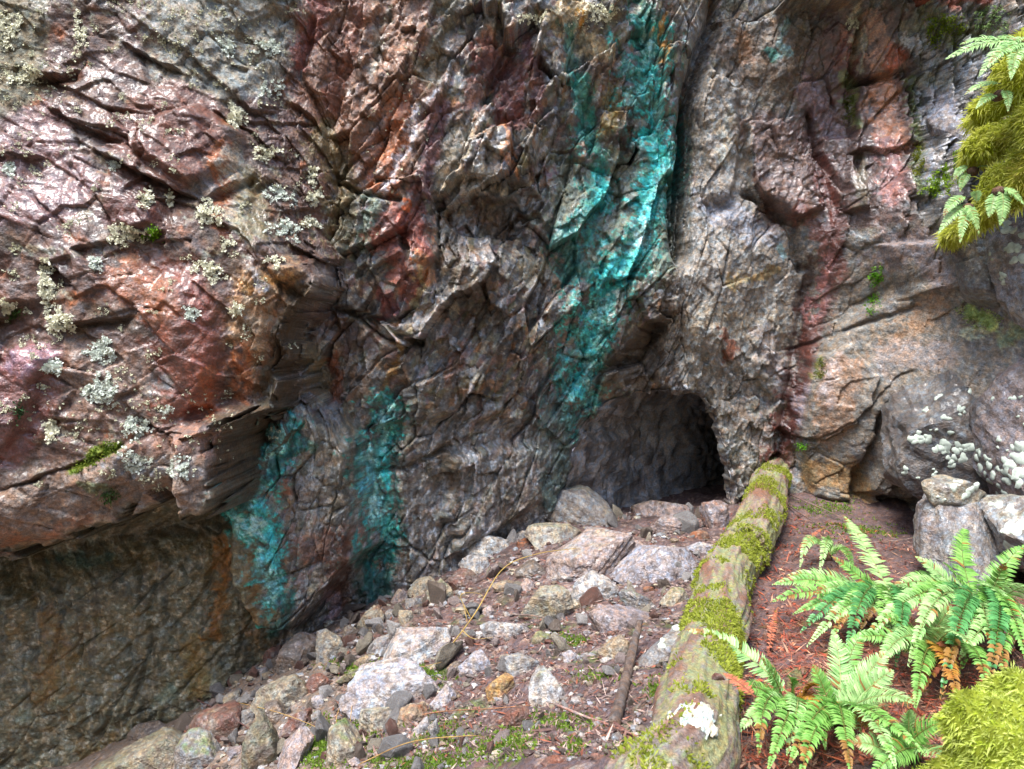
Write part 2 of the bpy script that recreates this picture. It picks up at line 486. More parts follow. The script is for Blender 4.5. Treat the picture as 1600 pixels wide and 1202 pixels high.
# right slab with its rounded nose, a slab coming down from the upper right
bulge([(1330, 500), (1420, 430), (1510, 440), (1560, 520), (1500, 620), (1400, 660), (1395, 800), (1290, 800), (1265, 700), (1262, 620)], 7.3, 0.12, 0.22)
bulge([(1275, 640), (1300, 560), (1345, 540), (1370, 590), (1340, 660), (1310, 700), (1275, 698), (1255, 680)], 7.2, 0.035, 0.10)
groove([(1250, 690), (1300, 700), (1340, 655), (1400, 575)], 7.2, 0.012, 0.05)
groove([(1290, 545), (1370, 500), (1410, 480)], 7.3, 0.02, 0.07)
groove([(1410, 470), (1470, 430), (1500, 440)], 7.1, 0.015, 0.06)
bulge([(1370, 380), (1460, 375), (1510, 420), (1480, 450), (1400, 470)], 7.2, 0.06, 0.16)
groove([(1395, 640), (1385, 720), (1375, 790), (1440, 800), (1520, 780)], 7.0, 0.06, 0.3)
# crags in the middle
bulge([(690, 325), (735, 285), (800, 290), (850, 320), (835, 270), (860, 200), (800, 190), (740, 230), (690, 300)], 6.75, 0.05, 0.16)
bulge([(690, 340), (740, 305), (800, 312), (835, 345), (800, 380), (720, 372)], 6.9, 0.05, -0.16)
bulge([(560, 300), (660, 270), (690, 330), (680, 480), (620, 500), (575, 420)], 6.4, 0.05, 0.17)
bulge([(790, 55), (812, 55), (812, 78), (785, 76)], 6.6, 0.02, -0.2)
bulge([(850, 78), (882, 120), (880, 128), (846, 100)], 6.7, 0.02, -0.2)
groove([(470, 440), (520, 480), (600, 505), (650, 540)], 6.4, 0.03, 0.14)
groove([(530, 290), (580, 310), (625, 315)], 6.35, 0.02, 0.10)
groove([(480, 20), (460, 110), (500, 190), (520, 300)], 6.0, 0.025, 0.09)
bulge([(700, 700), (850, 690), (860, 800), (720, 860), (690, 800)], 7.1, 0.12, 0.10)
bulge([(610, 380), (860, 380), (890, 560), (840, 690), (640, 660), (600, 560)], 6.7, 0.2, 0.10)
groove([(560, 740), (640, 730), (700, 700)], 6.8, 0.03, 0.08)
bulge([(555, 840), (575, 770), (560, 660), (630, 650), (625, 760), (620, 850), (600, 950), (575, 960)], 6.65, 0.07, -0.12)
bulge([(330, 650), (400, 610), (470, 620), (560, 690), (575, 900), (450, 1020), (385, 1000), (345, 860)], 5.9, 0.2, 0.52)
# dark alcove at the block's lower corner
bulge([(345, 668), (398, 650), (408, 690), (385, 735), (362, 720)], 5.4, 0.05, -0.10)

def ledge(pts, Yd, run, depth, warp=0.5):
    '''a fracture step: the rock above stands proud with a sharp lower edge, the recess below dies out over run metres'''
    global Y
    p = np.array(xz(pts, Yd)); pad = run * 3 + 0.1
    sel = np.nonzero((X > p[:, 0].min() - pad) & (X < p[:, 0].max() + pad) & (Z > p[:, 1].min() - pad) & (Z < p[:, 1].max() + pad))[0]
    x = X[sel] + (Xw[sel] - X[sel]) * warp + 0.012 * wc[sel]; z = Z[sel] + (Zw[sel] - Z[sel]) * warp + 0.012 * wd[sel]
    best = np.full(len(sel), 1e9, F32); side = np.zeros(len(sel), F32); tt_ = np.zeros(len(sel), F32)
    L = np.r_[0, np.cumsum(np.linalg.norm(np.diff(p, axis=0), axis=1))]
    for i in range(len(p) - 1):
        e = p[i + 1] - p[i]; l2 = e @ e
        t = np.clip(((x - p[i, 0]) * e[0] + (z - p[i, 1]) * e[1]) / l2, 0, 1)
        qx = x - p[i, 0] - t * e[0]; qz = z - p[i, 1] - t * e[1]
        d = np.sqrt(qx * qx + qz * qz)
        cr = (e[0] * qz - e[1] * qx) / math.sqrt(l2)
        nb = d < best
        best = np.where(nb, d, best); side = np.where(nb, cr, side); tt_ = np.where(nb, (L[i] + t * math.sqrt(l2)) / L[-1], tt_)
    tap = np.clip(np.sin(np.pi * np.clip(tt_, 0.02, 0.98)) * 1.6, 0, 1)
    low = side < 0
    prof = np.where(low, np.exp(-best / run) * sstep(0, 0.012, best), -0.25 * np.exp(-best / (run * 0.8)))
    Y[sel] += depth * tap * prof

# --- joints of the left block: deep cracks and stepped wedges
for pts, w_, d_ in [([(22, 130), (80, 172), (150, 205)], .014, .10), ([(85, 205), (170, 250), (283, 300)], .016, .16), ([(283, 300), (312, 270), (345, 236)], .014, .13),
                    ([(120, 15), (180, 50), (232, 66)], .012, .10), ([(-20, 78), (30, 84), (62, 62)], .022, .14), ([(265, 120), (340, 165), (392, 215)], .010, .07),
                    ([(372, 88), (430, 118), (445, 160)], .012, .08), ([(300, 128), (330, 140), (385, 130), (440, 128)], .009, .05), ([(55, 405), (85, 418), (118, 448)], .018, .11),
                    ([(95, 506), (150, 500), (202, 494)], .012, .08), ([(-20, 505), (15, 500), (12, 470)], .03, .15), ([(165, 345), (205, 360), (242, 352)], .018, .11),
                    ([(0, 762), (60, 747), (150, 712), (190, 690)], .014, .09), ([(205, 686), (280, 664), (345, 652)], .010, .06), ([(160, 290), (190, 240)], .008, .05),
                    ([(470, 455), (430, 540), (395, 650)], .010, .05), ([(180, 620), (215, 600)], .012, .05), ([(300, 330), (345, 345), (380, 400)], .008, .04),
                    ([(235, 310), (250, 345), (240, 400)], .008, .05), ([(215, 500), (255, 470), (290, 500)], .006, .03), ([(375, 690), (355, 780)], .012, .05)]:
    if pts[0][0] > pts[-1][0]: pts = pts[::-1]
    ledge(pts, 5.1, 4.5 * w_ + 0.02, d_ * 1.15, 0.5)
bulge([(183, 232), (175, 170), (266, 122), (336, 162), (342, 234), (284, 296)], 5.2, 0.10, 0.14, 0.3)
bulge([(165, 345), (195, 285), (235, 300), (238, 350), (205, 362)], 5.15, 0.05, 0.10, 0.3)
bulge([(60, 410), (110, 395), (125, 440), (85, 455)], 5.1, 0.03, -0.07, 0.3)
bulge([(235, 425), (290, 400), (345, 500), (340, 650), (255, 668), (235, 560)], 5.15, 0.18, 0.07)
bulge([(-50, 560), (60, 535), (100, 560), (60, 640), (28, 720), (-50, 730)], 5.05, 0.07, 0.09)
bulge([(370, 420), (465, 400), (470, 440), (440, 500), (405, 610), (380, 620), (350, 520)], 5.3, 0.06, 0.08)

bulge([(-300, 800), (130, 790), (350, 770), (372, 840), (330, 872), (150, 930), (-300, 1000)], 5.8, 0.45, -0.34)          # the wall is set back right under the lip
# lines on the undercut wall
for pts, w_, d_ in [([(330, 890), (300, 950), (275, 985)], .010, .05), ([(245, 960), (238, 1020), (228, 1060), (212, 1120)], .014, .06), ([(250, 880), (240, 960)], .012, .04),
                    ([(175, 1130), (215, 1050), (250, 1000)], .012, .05), ([(0, 1190), (60, 1140)], .02, .06), ([(160, 955), (260, 960), (370, 945)], .006, .015)]:
    groove(pts, 6.0, w_ * 1.3, d_ * .8, 0.9)

XN = (XN + 0.9 * np.clip(Y - Y_WALL, -1.2, 1.2) * np.clip((0.7 - X) / 0.7, -1, 1)).astype(F32)     # sideways faces get their own length
# --- project once, to weight the relief by zone
U, V = proj(X, Y, Z)
w_left = sstep(0.0, 0.12, bd)
w_under = (1 - w_left) * sstep(440, 390, U + 12 * wa) * sstep(760, 800, V)
w_mid = (1 - w_left) * (1 - w_under) * sstep(1075, 1045, U + 14 * wa)
w_slab = sstep(1240, 1270, U + 10 * wb) * sstep(380, 440, V + 0.35 * (U - 1300))
w_right = np.clip(1 - w_left - w_under - w_mid - w_slab, 0, 1)

def rot(x, z, deg, sx, sz):
    c, s = math.cos(math.radians(deg)), math.sin(math.radians(deg))
    return (c * x + s * z) / sx, (-s * x + c * z) / sz

H = np.zeros_like(X)
xw, zw = XN + 0.03 * wa + 0.007 * wc, Z + 0.03 * wb + 0.007 * wd
# left block: plates dipping down to the right, bumpy skin
a, b_ = rot(xw, zw, -33, 0.62, 0.27); h1, e1, id1 = facets(a, b_, 5, 0.55, 0.35)
a, b_ = rot(xw, zw, -40, 0.21, 0.12); h2, e2, id2 = facets(a, b_, 6, 0.6, 0.35)
a, b_ = rot(xw, zw, 48, 0.36, 0.2); h1b, e1b, id1b = facets(a, b_, 66, 0.6, 0.4)
lump = fbm2(XN * 19, Z * 17, 2, 67)
H += w_left * (0.075 * h1 + 0.035 * h1b + 0.016 * h2 + 0.0065 * lump)
# middle: foliation steep towards lower left, blocky
a, b_ = rot(xw, zw, 62, 0.75, 0.30); h3, e3, id3 = facets(a, b_, 7, 0.8, 0.7)
a, b_ = rot(xw, zw, 72, 0.26, 0.115); h4, e4, id4 = facets(a, b_, 8, 0.8, 0.6)
a, b_ = rot(xw, zw, 58, 0.10, 0.045); h5, e5, id5 = facets(a, b_, 9, 0.8, 0.6)
calm_low = 1 - 0.65 * sstep(640, 760, V) * sstep(900, 860, U)          # the streaked wall low down is smoother
H += w_mid * calm_low * (0.17 * h3 + 0.072 * h4 + 0.020 * h5)
# right: massive blocks, vertical joints
a, b_ = rot(xw, zw, 78, 0.85, 0.34); h6, e6, id6 = facets(a, b_, 10, 0.6, 0.5)
a, b_ = rot(xw, zw, 95, 0.2, 0.11); h7, e7, id7 = facets(a, b_, 12, 0.7, 0.5)
wet_gully = sstep(1170, 1230, U) * sstep(420, 340, V)
lowarch = sstep(480, 560, V) * sstep(1260, 1200, U)
H += w_right * ((0.055 + 0.03 * wet_gully) * h6 + 0.10 * sstep(1400, 1440, U) * (h7 + .6 * h4) + (0.026 + 0.014 * wet_gully + 0.045 * lowarch) * h7 + 0.010 * h5)
a, b_ = rot(xw, zw, 50, 0.5, 0.2); h8, e8, id8 = facets(a, b_, 13, 0.5, 0.4)
H += w_slab * (0.04 * h8 + 0.012 * h7 + 0.004 * h5)
# undercut wall
H += w_under * (0.035 * h8 + 0.016 * h2 + 0.010 * h5)
# knobbly skin everywhere
k1 = fbm2(XN * 3.1, Z * 3.1, 5, 21); k2 = fbm2(XN * 14, Z * 14, 4, 22, 0.55); k3 = fbm2(XN * 30, Z * 26, 3, 23, 0.6)
rdg = fbm2(XN * 8 + wa, Z * 5, 4, 24, 0.55, True)
H += 0.06 * k1 + (0.013 - 0.005 * w_mid - 0.006 * w_right) * k2 + 0.0048 * k3 + 0.006 * rdg * (w_mid + 0.5 * w_right + 0.8 * w_under)
# joints: narrow cracks along the borders of the plates
def crack(e, w): return np.exp(-(e / w) ** 2)
_cm = sstep(-.25, .1, noise2(XN * 1.7, Z * 1.7, 91)); _cm2 = sstep(-.2, .15, noise2(XN * 4 + 3, Z * 4, 92))
H -= w_mid * (0.055 * crack(e3, .03) * _cm + 0.026 * crack(e4, .05) * _cm2 * _cm + 0.006 * crack(e5, .10))
H -= w_left * (0.04 * crack(e1, .028) * _cm2 * sstep(.0, .3, noise2(XN * 2.2, Z * 2.2, 93)) + 0.018 * crack(e1b, .04) * sstep(.1, .3, noise2(XN * 2.6 + 5, Z * 2.6, 94)))
H -= w_right * (0.06 * crack(e6, .025) * _cm + 0.014 * crack(e7, .04) * _cm2 * _cm)
H -= w_under * (0.04 * crack(e8, .03) * _cm2 + 0.015 * crack(e2, .06) * _cm) + w_slab * 0.035 * crack(e8, .03) * _cm
# fine drip flutes low in the middle
flu = fbm2(XN * 13 + 0.8 * wc, Z * 1.3, 3, 25)
H += 0.022 * flu * (1 - calm_low) * w_mid
Y = Y - H

# --- the mouth of the adit
MOUTH = [(880, 900), (884, 770), (894, 712), (914, 662), (950, 630), (1000, 617), (1060, 612), (1094, 620), (1113, 655), (1127, 700), (1138, 760), (1142, 830), (1140, 900)]
mouth_xz = np.array(xz(MOUTH, 7.75))
md = poly_dist(X + 0.06 * wc + 0.02 * h7, Z + 0.06 * wd + 0.02 * h4, mouth_xz)
Y = Y + 0.16 * sstep(-0.07, 0.03, md)             # the lip rounds inwards

U, V = proj(X, Y, Z)
U = U.astype(F32); V = V.astype(F32)

# ------------------------------------------------------------------ stains, minerals and wetness of the rock, plus a painted sheen and hollow shade
C = np.zeros((len(X), 3), F32); WET = (0.35 + 0.35 * sstep(.45, .6, id4) * w_mid).astype(F32)
n_a = fbm2(XN * 2.2, Z * 2.2, 5, 41); n_b = fbm2(XN * 5, Z * 5, 5, 42); n_c = fbm2(XN * 16, Z * 16, 4, 43, 0.6); n_d = fbm2(XN * 40, Z * 40, 3, 44, 0.6)
streak = fbm2(XN * 9 + 0.35 * Z + 0.5 * wc, Z * 0.9, 4, 45, 0.6); streak2 = fbm2(XN * 24 + 0.5 * wc, Z * 1.6, 3, 46, 0.6)
Uw = U + 26 * n_b + 9 * n_c; Vw = V + 26 * wb + 9 * wd
ALB = 0.80
def cc(rgb): return lin(rgb) * ALB
def mixc(col, m):
    C[:] = C * (1 - m[:, None]) + cc(col)[None] * m[:, None]
def stain(pts, w, col, strength=1.0, rough=1.0, streaky=0.0, wet=None, closed=False, soft=0.55, facet=0.0):
    pts = np.asarray(pts, float)
    pad = w * 2.2 + 45
    sel = np.nonzero((U > pts[:, 0].min() - pad) & (U < pts[:, 0].max() + pad) & (V > pts[:, 1].min() - pad) & (V < pts[:, 1].max() + pad))[0]
    if len(sel) == 0: return
    if closed: d = poly_dist(Uw[sel], Vw[sel], pts) / w + 0.5
    else: d = 1 - line_dist(Uw[sel], Vw[sel], pts) / w
    d = d + rough * (0.55 * n_b[sel] + 0.6 * n_c[sel] + 0.35 * n_d[sel]) + streaky * (0.9 * streak[sel] + 0.5 * streak2[sel])
    m = sstep(0.02, soft, d) * strength
    if facet: m = m * (1 - facet * sstep(.35, .75, (id5[sel] * 5.3 + id4[sel] * 2.9) % 1.0))       # some faces of the rock shed the stain
    C[sel] = C[sel] * (1 - m[:, None]) + cc(col)[None] * m[:, None]
    if wet is not None: WET[sel] = WET[sel] * (1 - m) + wet * m

RUST, RED, DKRED, ORANGE, OCHRE = (96, 58, 40), (114, 58, 42), (68, 40, 30), (158, 92, 48), (148, 112, 62)
BROWN, DKBRN, GREY, LGREY, DKGREY = (98, 86, 72), (62, 53, 46), (136, 134, 132), (178, 177, 176), (80, 79, 79)
MAUVE, PINK, CREAM, OLIVE = (100, 80, 72), (172, 134, 120), (200, 192, 172), (104, 100, 74)
TEAL, CYAN, DTEAL, GGREY, BLACK, TAN = (40, 146, 138), (84, 204, 202), (18, 88, 82), (116, 128, 112), (50, 45, 42), (150, 130, 108)

# general ground colour: patchwork of the facets
C[:] = cc(GREY)
pm = np.clip(0.5 + 1.3 * n_b + 0.25 * (id3 - 0.5), 0, 1)
mixc(BROWN, pm * 0.75)
mixc(DKGREY, sstep(0.0, 0.45, n_a + 0.3 * n_c) * 0.55)
mixc(OLIVE, sstep(0.1, 0.5, fbm2(XN * 3, Z * 3, 4, 50) + 0.2 * n_c) * 0.6)
mixc(LGREY, sstep(0.72, 0.9, id4 + 0.25 * n_c) * 0.55 * (w_mid + w_right))
mixc(DKBRN, sstep(0.75, 0.95, id5 + 0.2 * n_c) * 0.5 * w_mid)
mixc(CREAM, sstep(0.18, 0.42, n_c + 0.3 * streak) * 0.5 * (w_mid + 0.6 * w_right))
mixc((150, 112, 76), sstep(0.12, 0.4, fbm2(XN * 4 + 3, Z * 4, 5, 58) + .2 * (id4 - .5)) * 0.6 * w_mid)
mixc((178, 172, 168), sstep(0.80, 0.93, id3 + .3 * n_c) * .5 * w_mid)

mixc((58, 54, 52), sstep(0.16, 0.42, fbm2(XN * 3.4 - 5, Z * 3.0, 5, 59) + .35 * (id4 - .5)) * .7 * (w_mid + .5 * w_right))

for _k, (_c1, _lo) in enumerate([((196, 186, 164), .10), ((150, 108, 70), .22), ((140, 112, 110), .34), ((84, 74, 64), .46), ((176, 176, 180), .58), ((120, 116, 84), .70)]):
    _f = np.abs(((id5 * 7.13 + id4 * 3.7) % 1.0) - _lo) < .045
    mixc(_c1, _f * (.55 + .5 * n_c).clip(0, 1) * (w_mid + .6 * w_right))

# left block
m = w_left
mixc(RUST, m * np.clip(0.72 + 0.5 * n_a, 0, 1))
mixc(DKRED, m * sstep(0.0, 0.4, n_b + 0.3 * (id1 - 0.5)) * 0.75)
mixc(MAUVE, m * sstep(0.05, 0.45, fbm2(XN * 3.3, Z * 3.3, 5, 51)) * 0.75)
mixc(ORANGE, m * sstep(0.18, 0.5, fbm2(XN * 4.5, Z * 4.5, 5, 52) + 0.15 * n_c) * 0.6)
mixc(GREY, m * sstep(0.12, 0.42, fbm2(XN * 2.7, Z * 2.7, 5, 53) + 0.2 * n_c) * 0.6)
mixc(BROWN, m * sstep(0.72, 0.86, id2 + 0.15 * n_c) * 0.5)
WET[:] = WET * (1 - m) + m * (0.5 + 1.0 * n_a)
mixc((172, 168, 146), m * sstep(.20, .36, fbm2(XN * 7 + 2, Z * 7, 4, 97, .65) + .25 * n_d - .12 * sstep(300, 500, V) + .1 * sstep(560, 640, V)) * .55)       # thin lichen crust
stain([(230, -60), (470, -60), (452, 40), (430, 120), (350, 150), (250, 110)], 45, (150, 148, 138), .85, closed=True, wet=.1)
mixc((150, 152, 148), w_under * sstep(.6, .8, id2 + .2 * n_c) * .0)
stain([(-40, -30), (75, -30), (60, 90), (70, 150), (20, 170), (-40, 200)], 40, (126, 122, 104), .8, closed=True, wet=.1)
stain([(80, 100), (160, 130), (180, 230), (110, 190), (60, 140)], 30, RUST, .6, closed=True, wet=.8)
stain([(183, 232), (175, 170), (266, 122), (336, 162), (342, 234), (284, 296)], 25, (104, 62, 46), .85, closed=True, wet=.62)
stain([(0, 200), (70, 180), (150, 280), (110, 330), (0, 330)], 40, (128, 92, 90), .7, closed=True, wet=.9)
stain([(165, 345), (195, 285), (240, 300), (238, 350), (205, 362)], 18, (96, 52, 42), .85, closed=True, wet=.7)
stain([(180, 255), (250, 330), (240, 400)], 26, (86, 50, 40), .6)
stain([(345, 242), (355, 290), (340, 330)], 24, ORANGE, .75); stain([(365, 250), (375, 300), (372, 350)], 20, CREAM, .6); stain([(390, 290), (400, 360)], 30, (128, 118, 78), .6)
stain([(235, 420), (300, 410), (345, 520), (335, 640), (255, 665), (245, 560)], 40, (118, 66, 48), .85, closed=True, wet=.85)
stain([(300, 450), (315, 560), (300, 650)], 26, (126, 66, 48), .6, wet=.9); stain([(330, 590), (320, 640)], 18, (160, 86, 48), .7)
stain([(180, 440), (260, 480)], 34, (160, 104, 72), .6); stain([(200, 400), (240, 440)], 24, ORANGE, .55)
stain([(375, 420), (460, 410), (465, 445), (430, 520), (395, 590), (365, 540)], 26, (160, 128, 96), .8, closed=True, wet=.5)
stain([(385, 445), (450, 430)], 14, (176, 130, 70), .55); stain([(400, 420), (410, 450)], 12, (140, 150, 160), .6); stain([(375, 555), (385, 600)], 18, (172, 104, 66), .6)
stain([(0, 545), (90, 540), (95, 600), (60, 660), (25, 722), (-40, 722)], 24, (112, 62, 54), .85, closed=True, wet=.95)
stain([(20, 560), (70, 555)], 26, (164, 128, 140), .5, wet=1)  # lavender wet sheen put into the colour
stain([(110, 540), (230, 560), (210, 640), (130, 680), (100, 620)], 36, (140, 116, 102), .75, closed=True, wet=.5)
stain([(60, 740), (200, 690), (350, 660), (360, 790), (250, 800), (130, 830), (20, 850), (-30, 800)], 40, (148, 128, 114), .8, closed=True, wet=.3)
stain([(215, 690), (330, 680)], 26, (158, 118, 104), .5); stain([(0, 830), (60, 845), (130, 815)], 18, ORANGE, .45); stain([(170, 730), (310, 730)], 22, LGREY, .4)
stain([(0, 755), (60, 748), (150, 715)], 9, (86, 62, 46), .8); stain([(110, 735), (185, 695)], 10, (110, 124, 44), .9, wet=0)
stain([(120, 760), (180, 780)], 10, (84, 104, 60), .6)
stain([(472, 450), (440, 520), (415, 610), (395, 690), (385, 740)], 24, (84, 68, 48), .95, rough=.5, wet=.35)
stain([(440, 430), (400, 620)], 7, (120, 80, 54), .5)

# undercut wall low on the left
m = w_under
mixc((112, 106, 80), m * .92)
mixc((122, 100, 58), m * sstep(0.02, 0.4, fbm2(XN * 2.4, Z * 1.9, 5, 55) + .25 * streak) * .85)
mixc((88, 82, 66), m * sstep(0.05, 0.4, fbm2(XN * 3.6, Z * 3, 5, 56)) * .7)
mixc((178, 172, 152), m * sstep(0.1, 0.42, n_c + .6 * n_d) * .65)
mixc((100, 116, 98), m * sstep(0.3, 0.5, fbm2(XN * 1.8 + 7, Z * 1.8, 4, 57)) * .6)
WET[:] = WET * (1 - m) + m * 0.5
mixc((70, 68, 56), w_under * sstep(.0, .35, streak) * .65); mixc((160, 154, 136), w_under * sstep(.12, .4, streak2) * .45)
stain([(350, 850), (345, 920), (335, 990)], 18, (140, 96, 44), .9, streaky=.5); stain([(395, 870), (390, 960), (400, 1010)], 14, (120, 90, 50), .8, streaky=.5)
stain([(300, 1010), (310, 1060)], 26, (140, 112, 56), .6); stain([(75, 960), (90, 1010), (70, 1080)], 26, (132, 102, 54), .6); stain([(420, 960), (425, 1010)], 22, (92, 74, 38), .8, streaky=.4)
stain([(200, 830), (330, 830)], 20, (98, 92, 78), .6); stain([(90, 880), (170, 870)], 14, (70, 112, 104), .5)

# upper middle: rusty, pink and cream runs
stain([(480, -40), (680, -40), (690, 120), (640, 290), (520, 300), (470, 150)], 50, (140, 104, 84), .75, closed=True, streaky=.5, wet=.5)
for pts, w, col, s in [([(500, 0), (470, 90)], 22, (128, 76, 66), .8), ([(560, -10), (540, 80), (520, 150)], 22, (124, 78, 60), .75), ([(640, -10), (620, 110), (600, 180)], 22, (150, 116, 96), .7),
                       ([(625, 160), (610, 250), (600, 290)], 24, (174, 112, 78), .85), ([(660, 170), (630, 230), (600, 300)], 9, (208, 200, 200), .75), ([(680, 130), (650, 190)], 8, (200, 196, 200), .7),
                       ([(560, 160), (550, 240)], 26, (136, 96, 70), .7), ([(700, 0), (670, 120)], 26, (130, 124, 100), .7), ([(600, 20), (590, 110)], 14, (160, 150, 132), .6),
                       ([(690, 170), (670, 250), (655, 320)], 20, (120, 84, 84), .85), ([(500, 200), (540, 290), (530, 370)], 34, (112, 102, 70), .75), ([(575, 320), (580, 380)], 24, (98, 122, 104), .6),
                       ([(770, 60), (750, 80)], 16, (190, 140, 110), .7), ([(760, 90), (800, 120), (790, 180)], 34, (104, 62, 58), .85), ([(810, 60), (830, 100)], 18, (140, 100, 108), .7),
                       ([(840, 100), (845, 170), (800, 200)], 16, (112, 66, 58), .7), ([(740, 130), (730, 160)], 20, (168, 118, 98), .6), ([(790, 200), (795, 270)], 8, (186, 128, 88), .8),
                       ([(720, 210), (700, 290), (760, 290)], 26, (178, 168, 148), .6), ([(840, 220), (870, 260)], 18, (180, 172, 162), .6), ([(850, 265), (870, 275)], 14, (130, 86, 88), .6),
                       ([(900, 10), (870, 40)], 26, (196, 176, 140), .75), ([(920, 60), (940, 90)], 24, (190, 176, 148), .7), ([(905, 20), (902, 40)], 7, (206, 150, 60), .8), ([(930, 110), (980, 160)], 24, (132, 104, 88), .6),
                       ([(960, 150), (950, 200)], 18, (160, 138, 80), .7), ([(640, 345), (660, 400)], 28, (136, 76, 64), .9), ([(610, 330), (600, 370), (640, 460)], 30, (140, 80, 66), .8), ([(630, 310), (634, 325)], 9, (196, 100, 54), .8),
                       ([(650, 400), (670, 440)], 18, (190, 130, 84), .7), ([(600, 460), (610, 490)], 16, (156, 92, 92), .7), ([(660, 420), (655, 480)], 8, (206, 186, 140), .7),
                       ([(750, 330), (780, 360)], 28, (100, 78, 56), .7), ([(620, 540), (600, 620)], 10, (158, 118, 60), .7), ([(500, 500), (570, 530)], 30, (92, 66, 54), .7), ([(500, 570), (560, 600)], 30, (110, 88, 66), .7),
                       ([(520, 560), (530, 610)], 16, (140, 76, 48), .7), ([(720, 540), (700, 600)], 10, (120, 80, 58), .6), ([(810, 410), (840, 430)], 30, (182, 174, 154), .6), ([(480, 550), (500, 600)], 26, (134, 124, 96), .6),
                       ([(700, 400), (760, 480)], 40, (92, 80, 66), .6)]:
    stain(pts, w, col, s, streaky=.35, wet=.45)
# low middle: grey, with pale and brown water runs
sel_low = w_mid * sstep(600, 720, V) * sstep(900, 860, U) * sstep(420, 520, U)
mixc((128, 124, 118), sel_low * .5)
mixc((206, 204, 206), sel_low * sstep(0.08, 0.4, streak2 + .4 * n_c) * .6)
mixc((88, 76, 56), sel_low * sstep(0.05, 0.35, streak) * .65)
stain([(470, 860), (520, 840), (560, 830)], 26, (126, 80, 62), .6, rough=1.9); stain([(535, 840), (525, 980)], 24, (92, 58, 44), .9, streaky=.3); stain([(520, 930), (510, 960)], 16, (160, 136, 140), .8)
stain([(440, 690), (540, 690), (530, 780)], 40, (132, 124, 104), .5); stain([(445, 755), (450, 770)], 12, (150, 86, 50), .9)

# copper
def copper(pts, w):
    stain(pts, w * 1.7, (96, 130, 122), .65, rough=1.3, streaky=.7, wet=.5, soft=1.4, facet=.45)
    stain(pts, w * 1.3, (22, 98, 88), .8, rough=1.7, streaky=.6, wet=.6, soft=1.1, facet=.45)
    stain(pts, w * 1.2, (36, 148, 136), .9, rough=2.0, streaky=.5, wet=.55, soft=1.0, facet=.6)
    stain(pts, w * .95, (80, 198, 190), .85, rough=2.5, streaky=.4, wet=.5, soft=1.1, facet=.7)
    stain(pts, w * .5, (196, 230, 228), .75, rough=3.2, streaky=.5, wet=.5, soft=1.2, facet=.6)
copper([(440, 655), (432, 700), (405, 750), (385, 780), (390, 810), (415, 850), (425, 900), (425, 935)], 34)
stain([(470, 700), (440, 720), (400, 760), (375, 790)], 13, DTEAL, .8); stain([(400, 800), (420, 830), (428, 880)], 12, CYAN, .8, rough=1.4); stain([(395, 815), (410, 825)], 7, (190, 220, 214), .7)
stain([(455, 930), (440, 960), (430, 990)], 16, DTEAL, .7); stain([(465, 690), (490, 700)], 16, (70, 140, 132), .6)
copper([(605, 640), (598, 690), (580, 720), (585, 780), (605, 820), (590, 860)], 30)
stain([(575, 730), (580, 770)], 9, (120, 190, 196), .85, rough=1.4); stain([(600, 700), (605, 760)], 8, CYAN, .6, rough=1.3); stain([(560, 690), (555, 740)], 10, DTEAL, .6)
stain([(600, 850), (590, 940)], 28, (16, 92, 86), .85, rough=1.5, streaky=.4, wet=.6); stain([(570, 860), (560, 950)], 12, (34, 70, 60), .7); stain([(598, 830), (606, 810)], 12, (88, 190, 180), .7)
stain([(870, 260), (940, 230), (1050, 240), (1050, 430), (960, 480), (880, 440), (860, 360)], 40, GGREY, .7, closed=True, rough=1.4)
stain([(1000, 10), (1030, 80), (1000, 60)], 30, (70, 140, 124), .75); stain([(1005, 30), (1000, 90), (1010, 130)], 26, DTEAL, .75, rough=1.2)
copper([(1015, 60), (1010, 110), (1015, 170), (1035, 230), (1025, 290), (1005, 350), (985, 410), (945, 460), (925, 520), (910, 580), (902, 640)], 42)
stain([(905, 130), (915, 200), (930, 240), (925, 310), (910, 370)], 24, (60, 142, 132), .8, rough=1.5)
stain([(890, 40), (892, 100)], 12, (84, 150, 142), .7, rough=1.4); stain([(880, 380), (900, 430), (960, 440)], 34, (50, 130, 124), .7, rough=1.5); stain([(940, 270), (945, 310)], 16, CYAN, .7, rough=1.4)
for pts, w in [([(1015, 110), (1020, 150)], 14), ([(1010, 190), (1030, 230), (1025, 270)], 14), ([(1010, 290), (1015, 330)], 16), ([(990, 400), (965, 435), (945, 455)], 16), ([(925, 500), (920, 540)], 12), ([(905, 570), (905, 620)], 8), ([(1040, 200), (1045, 260)], 7)]:
    stain(pts, w, CYAN, .85, rough=2.6)
stain([(1040, 20), (1030, 100)], 5, (206, 150, 80), .85, rough=.5); stain([(1000, 370), (1000, 380)], 12, (206, 226, 226), .6, rough=1.4); stain([(970, 460), (965, 480)], 7, (206, 216, 206), .7)
stain([(880, 640), (870, 720), (865, 780)], 26, (76, 104, 100), .7, streaky=.4); stain([(860, 640), (840, 700)], 20, (110, 122, 118), .5)
stain([(960, 215), (1000, 240)], 16, (60, 48, 42), .7)  # shade of the carved hollow, put into the colour

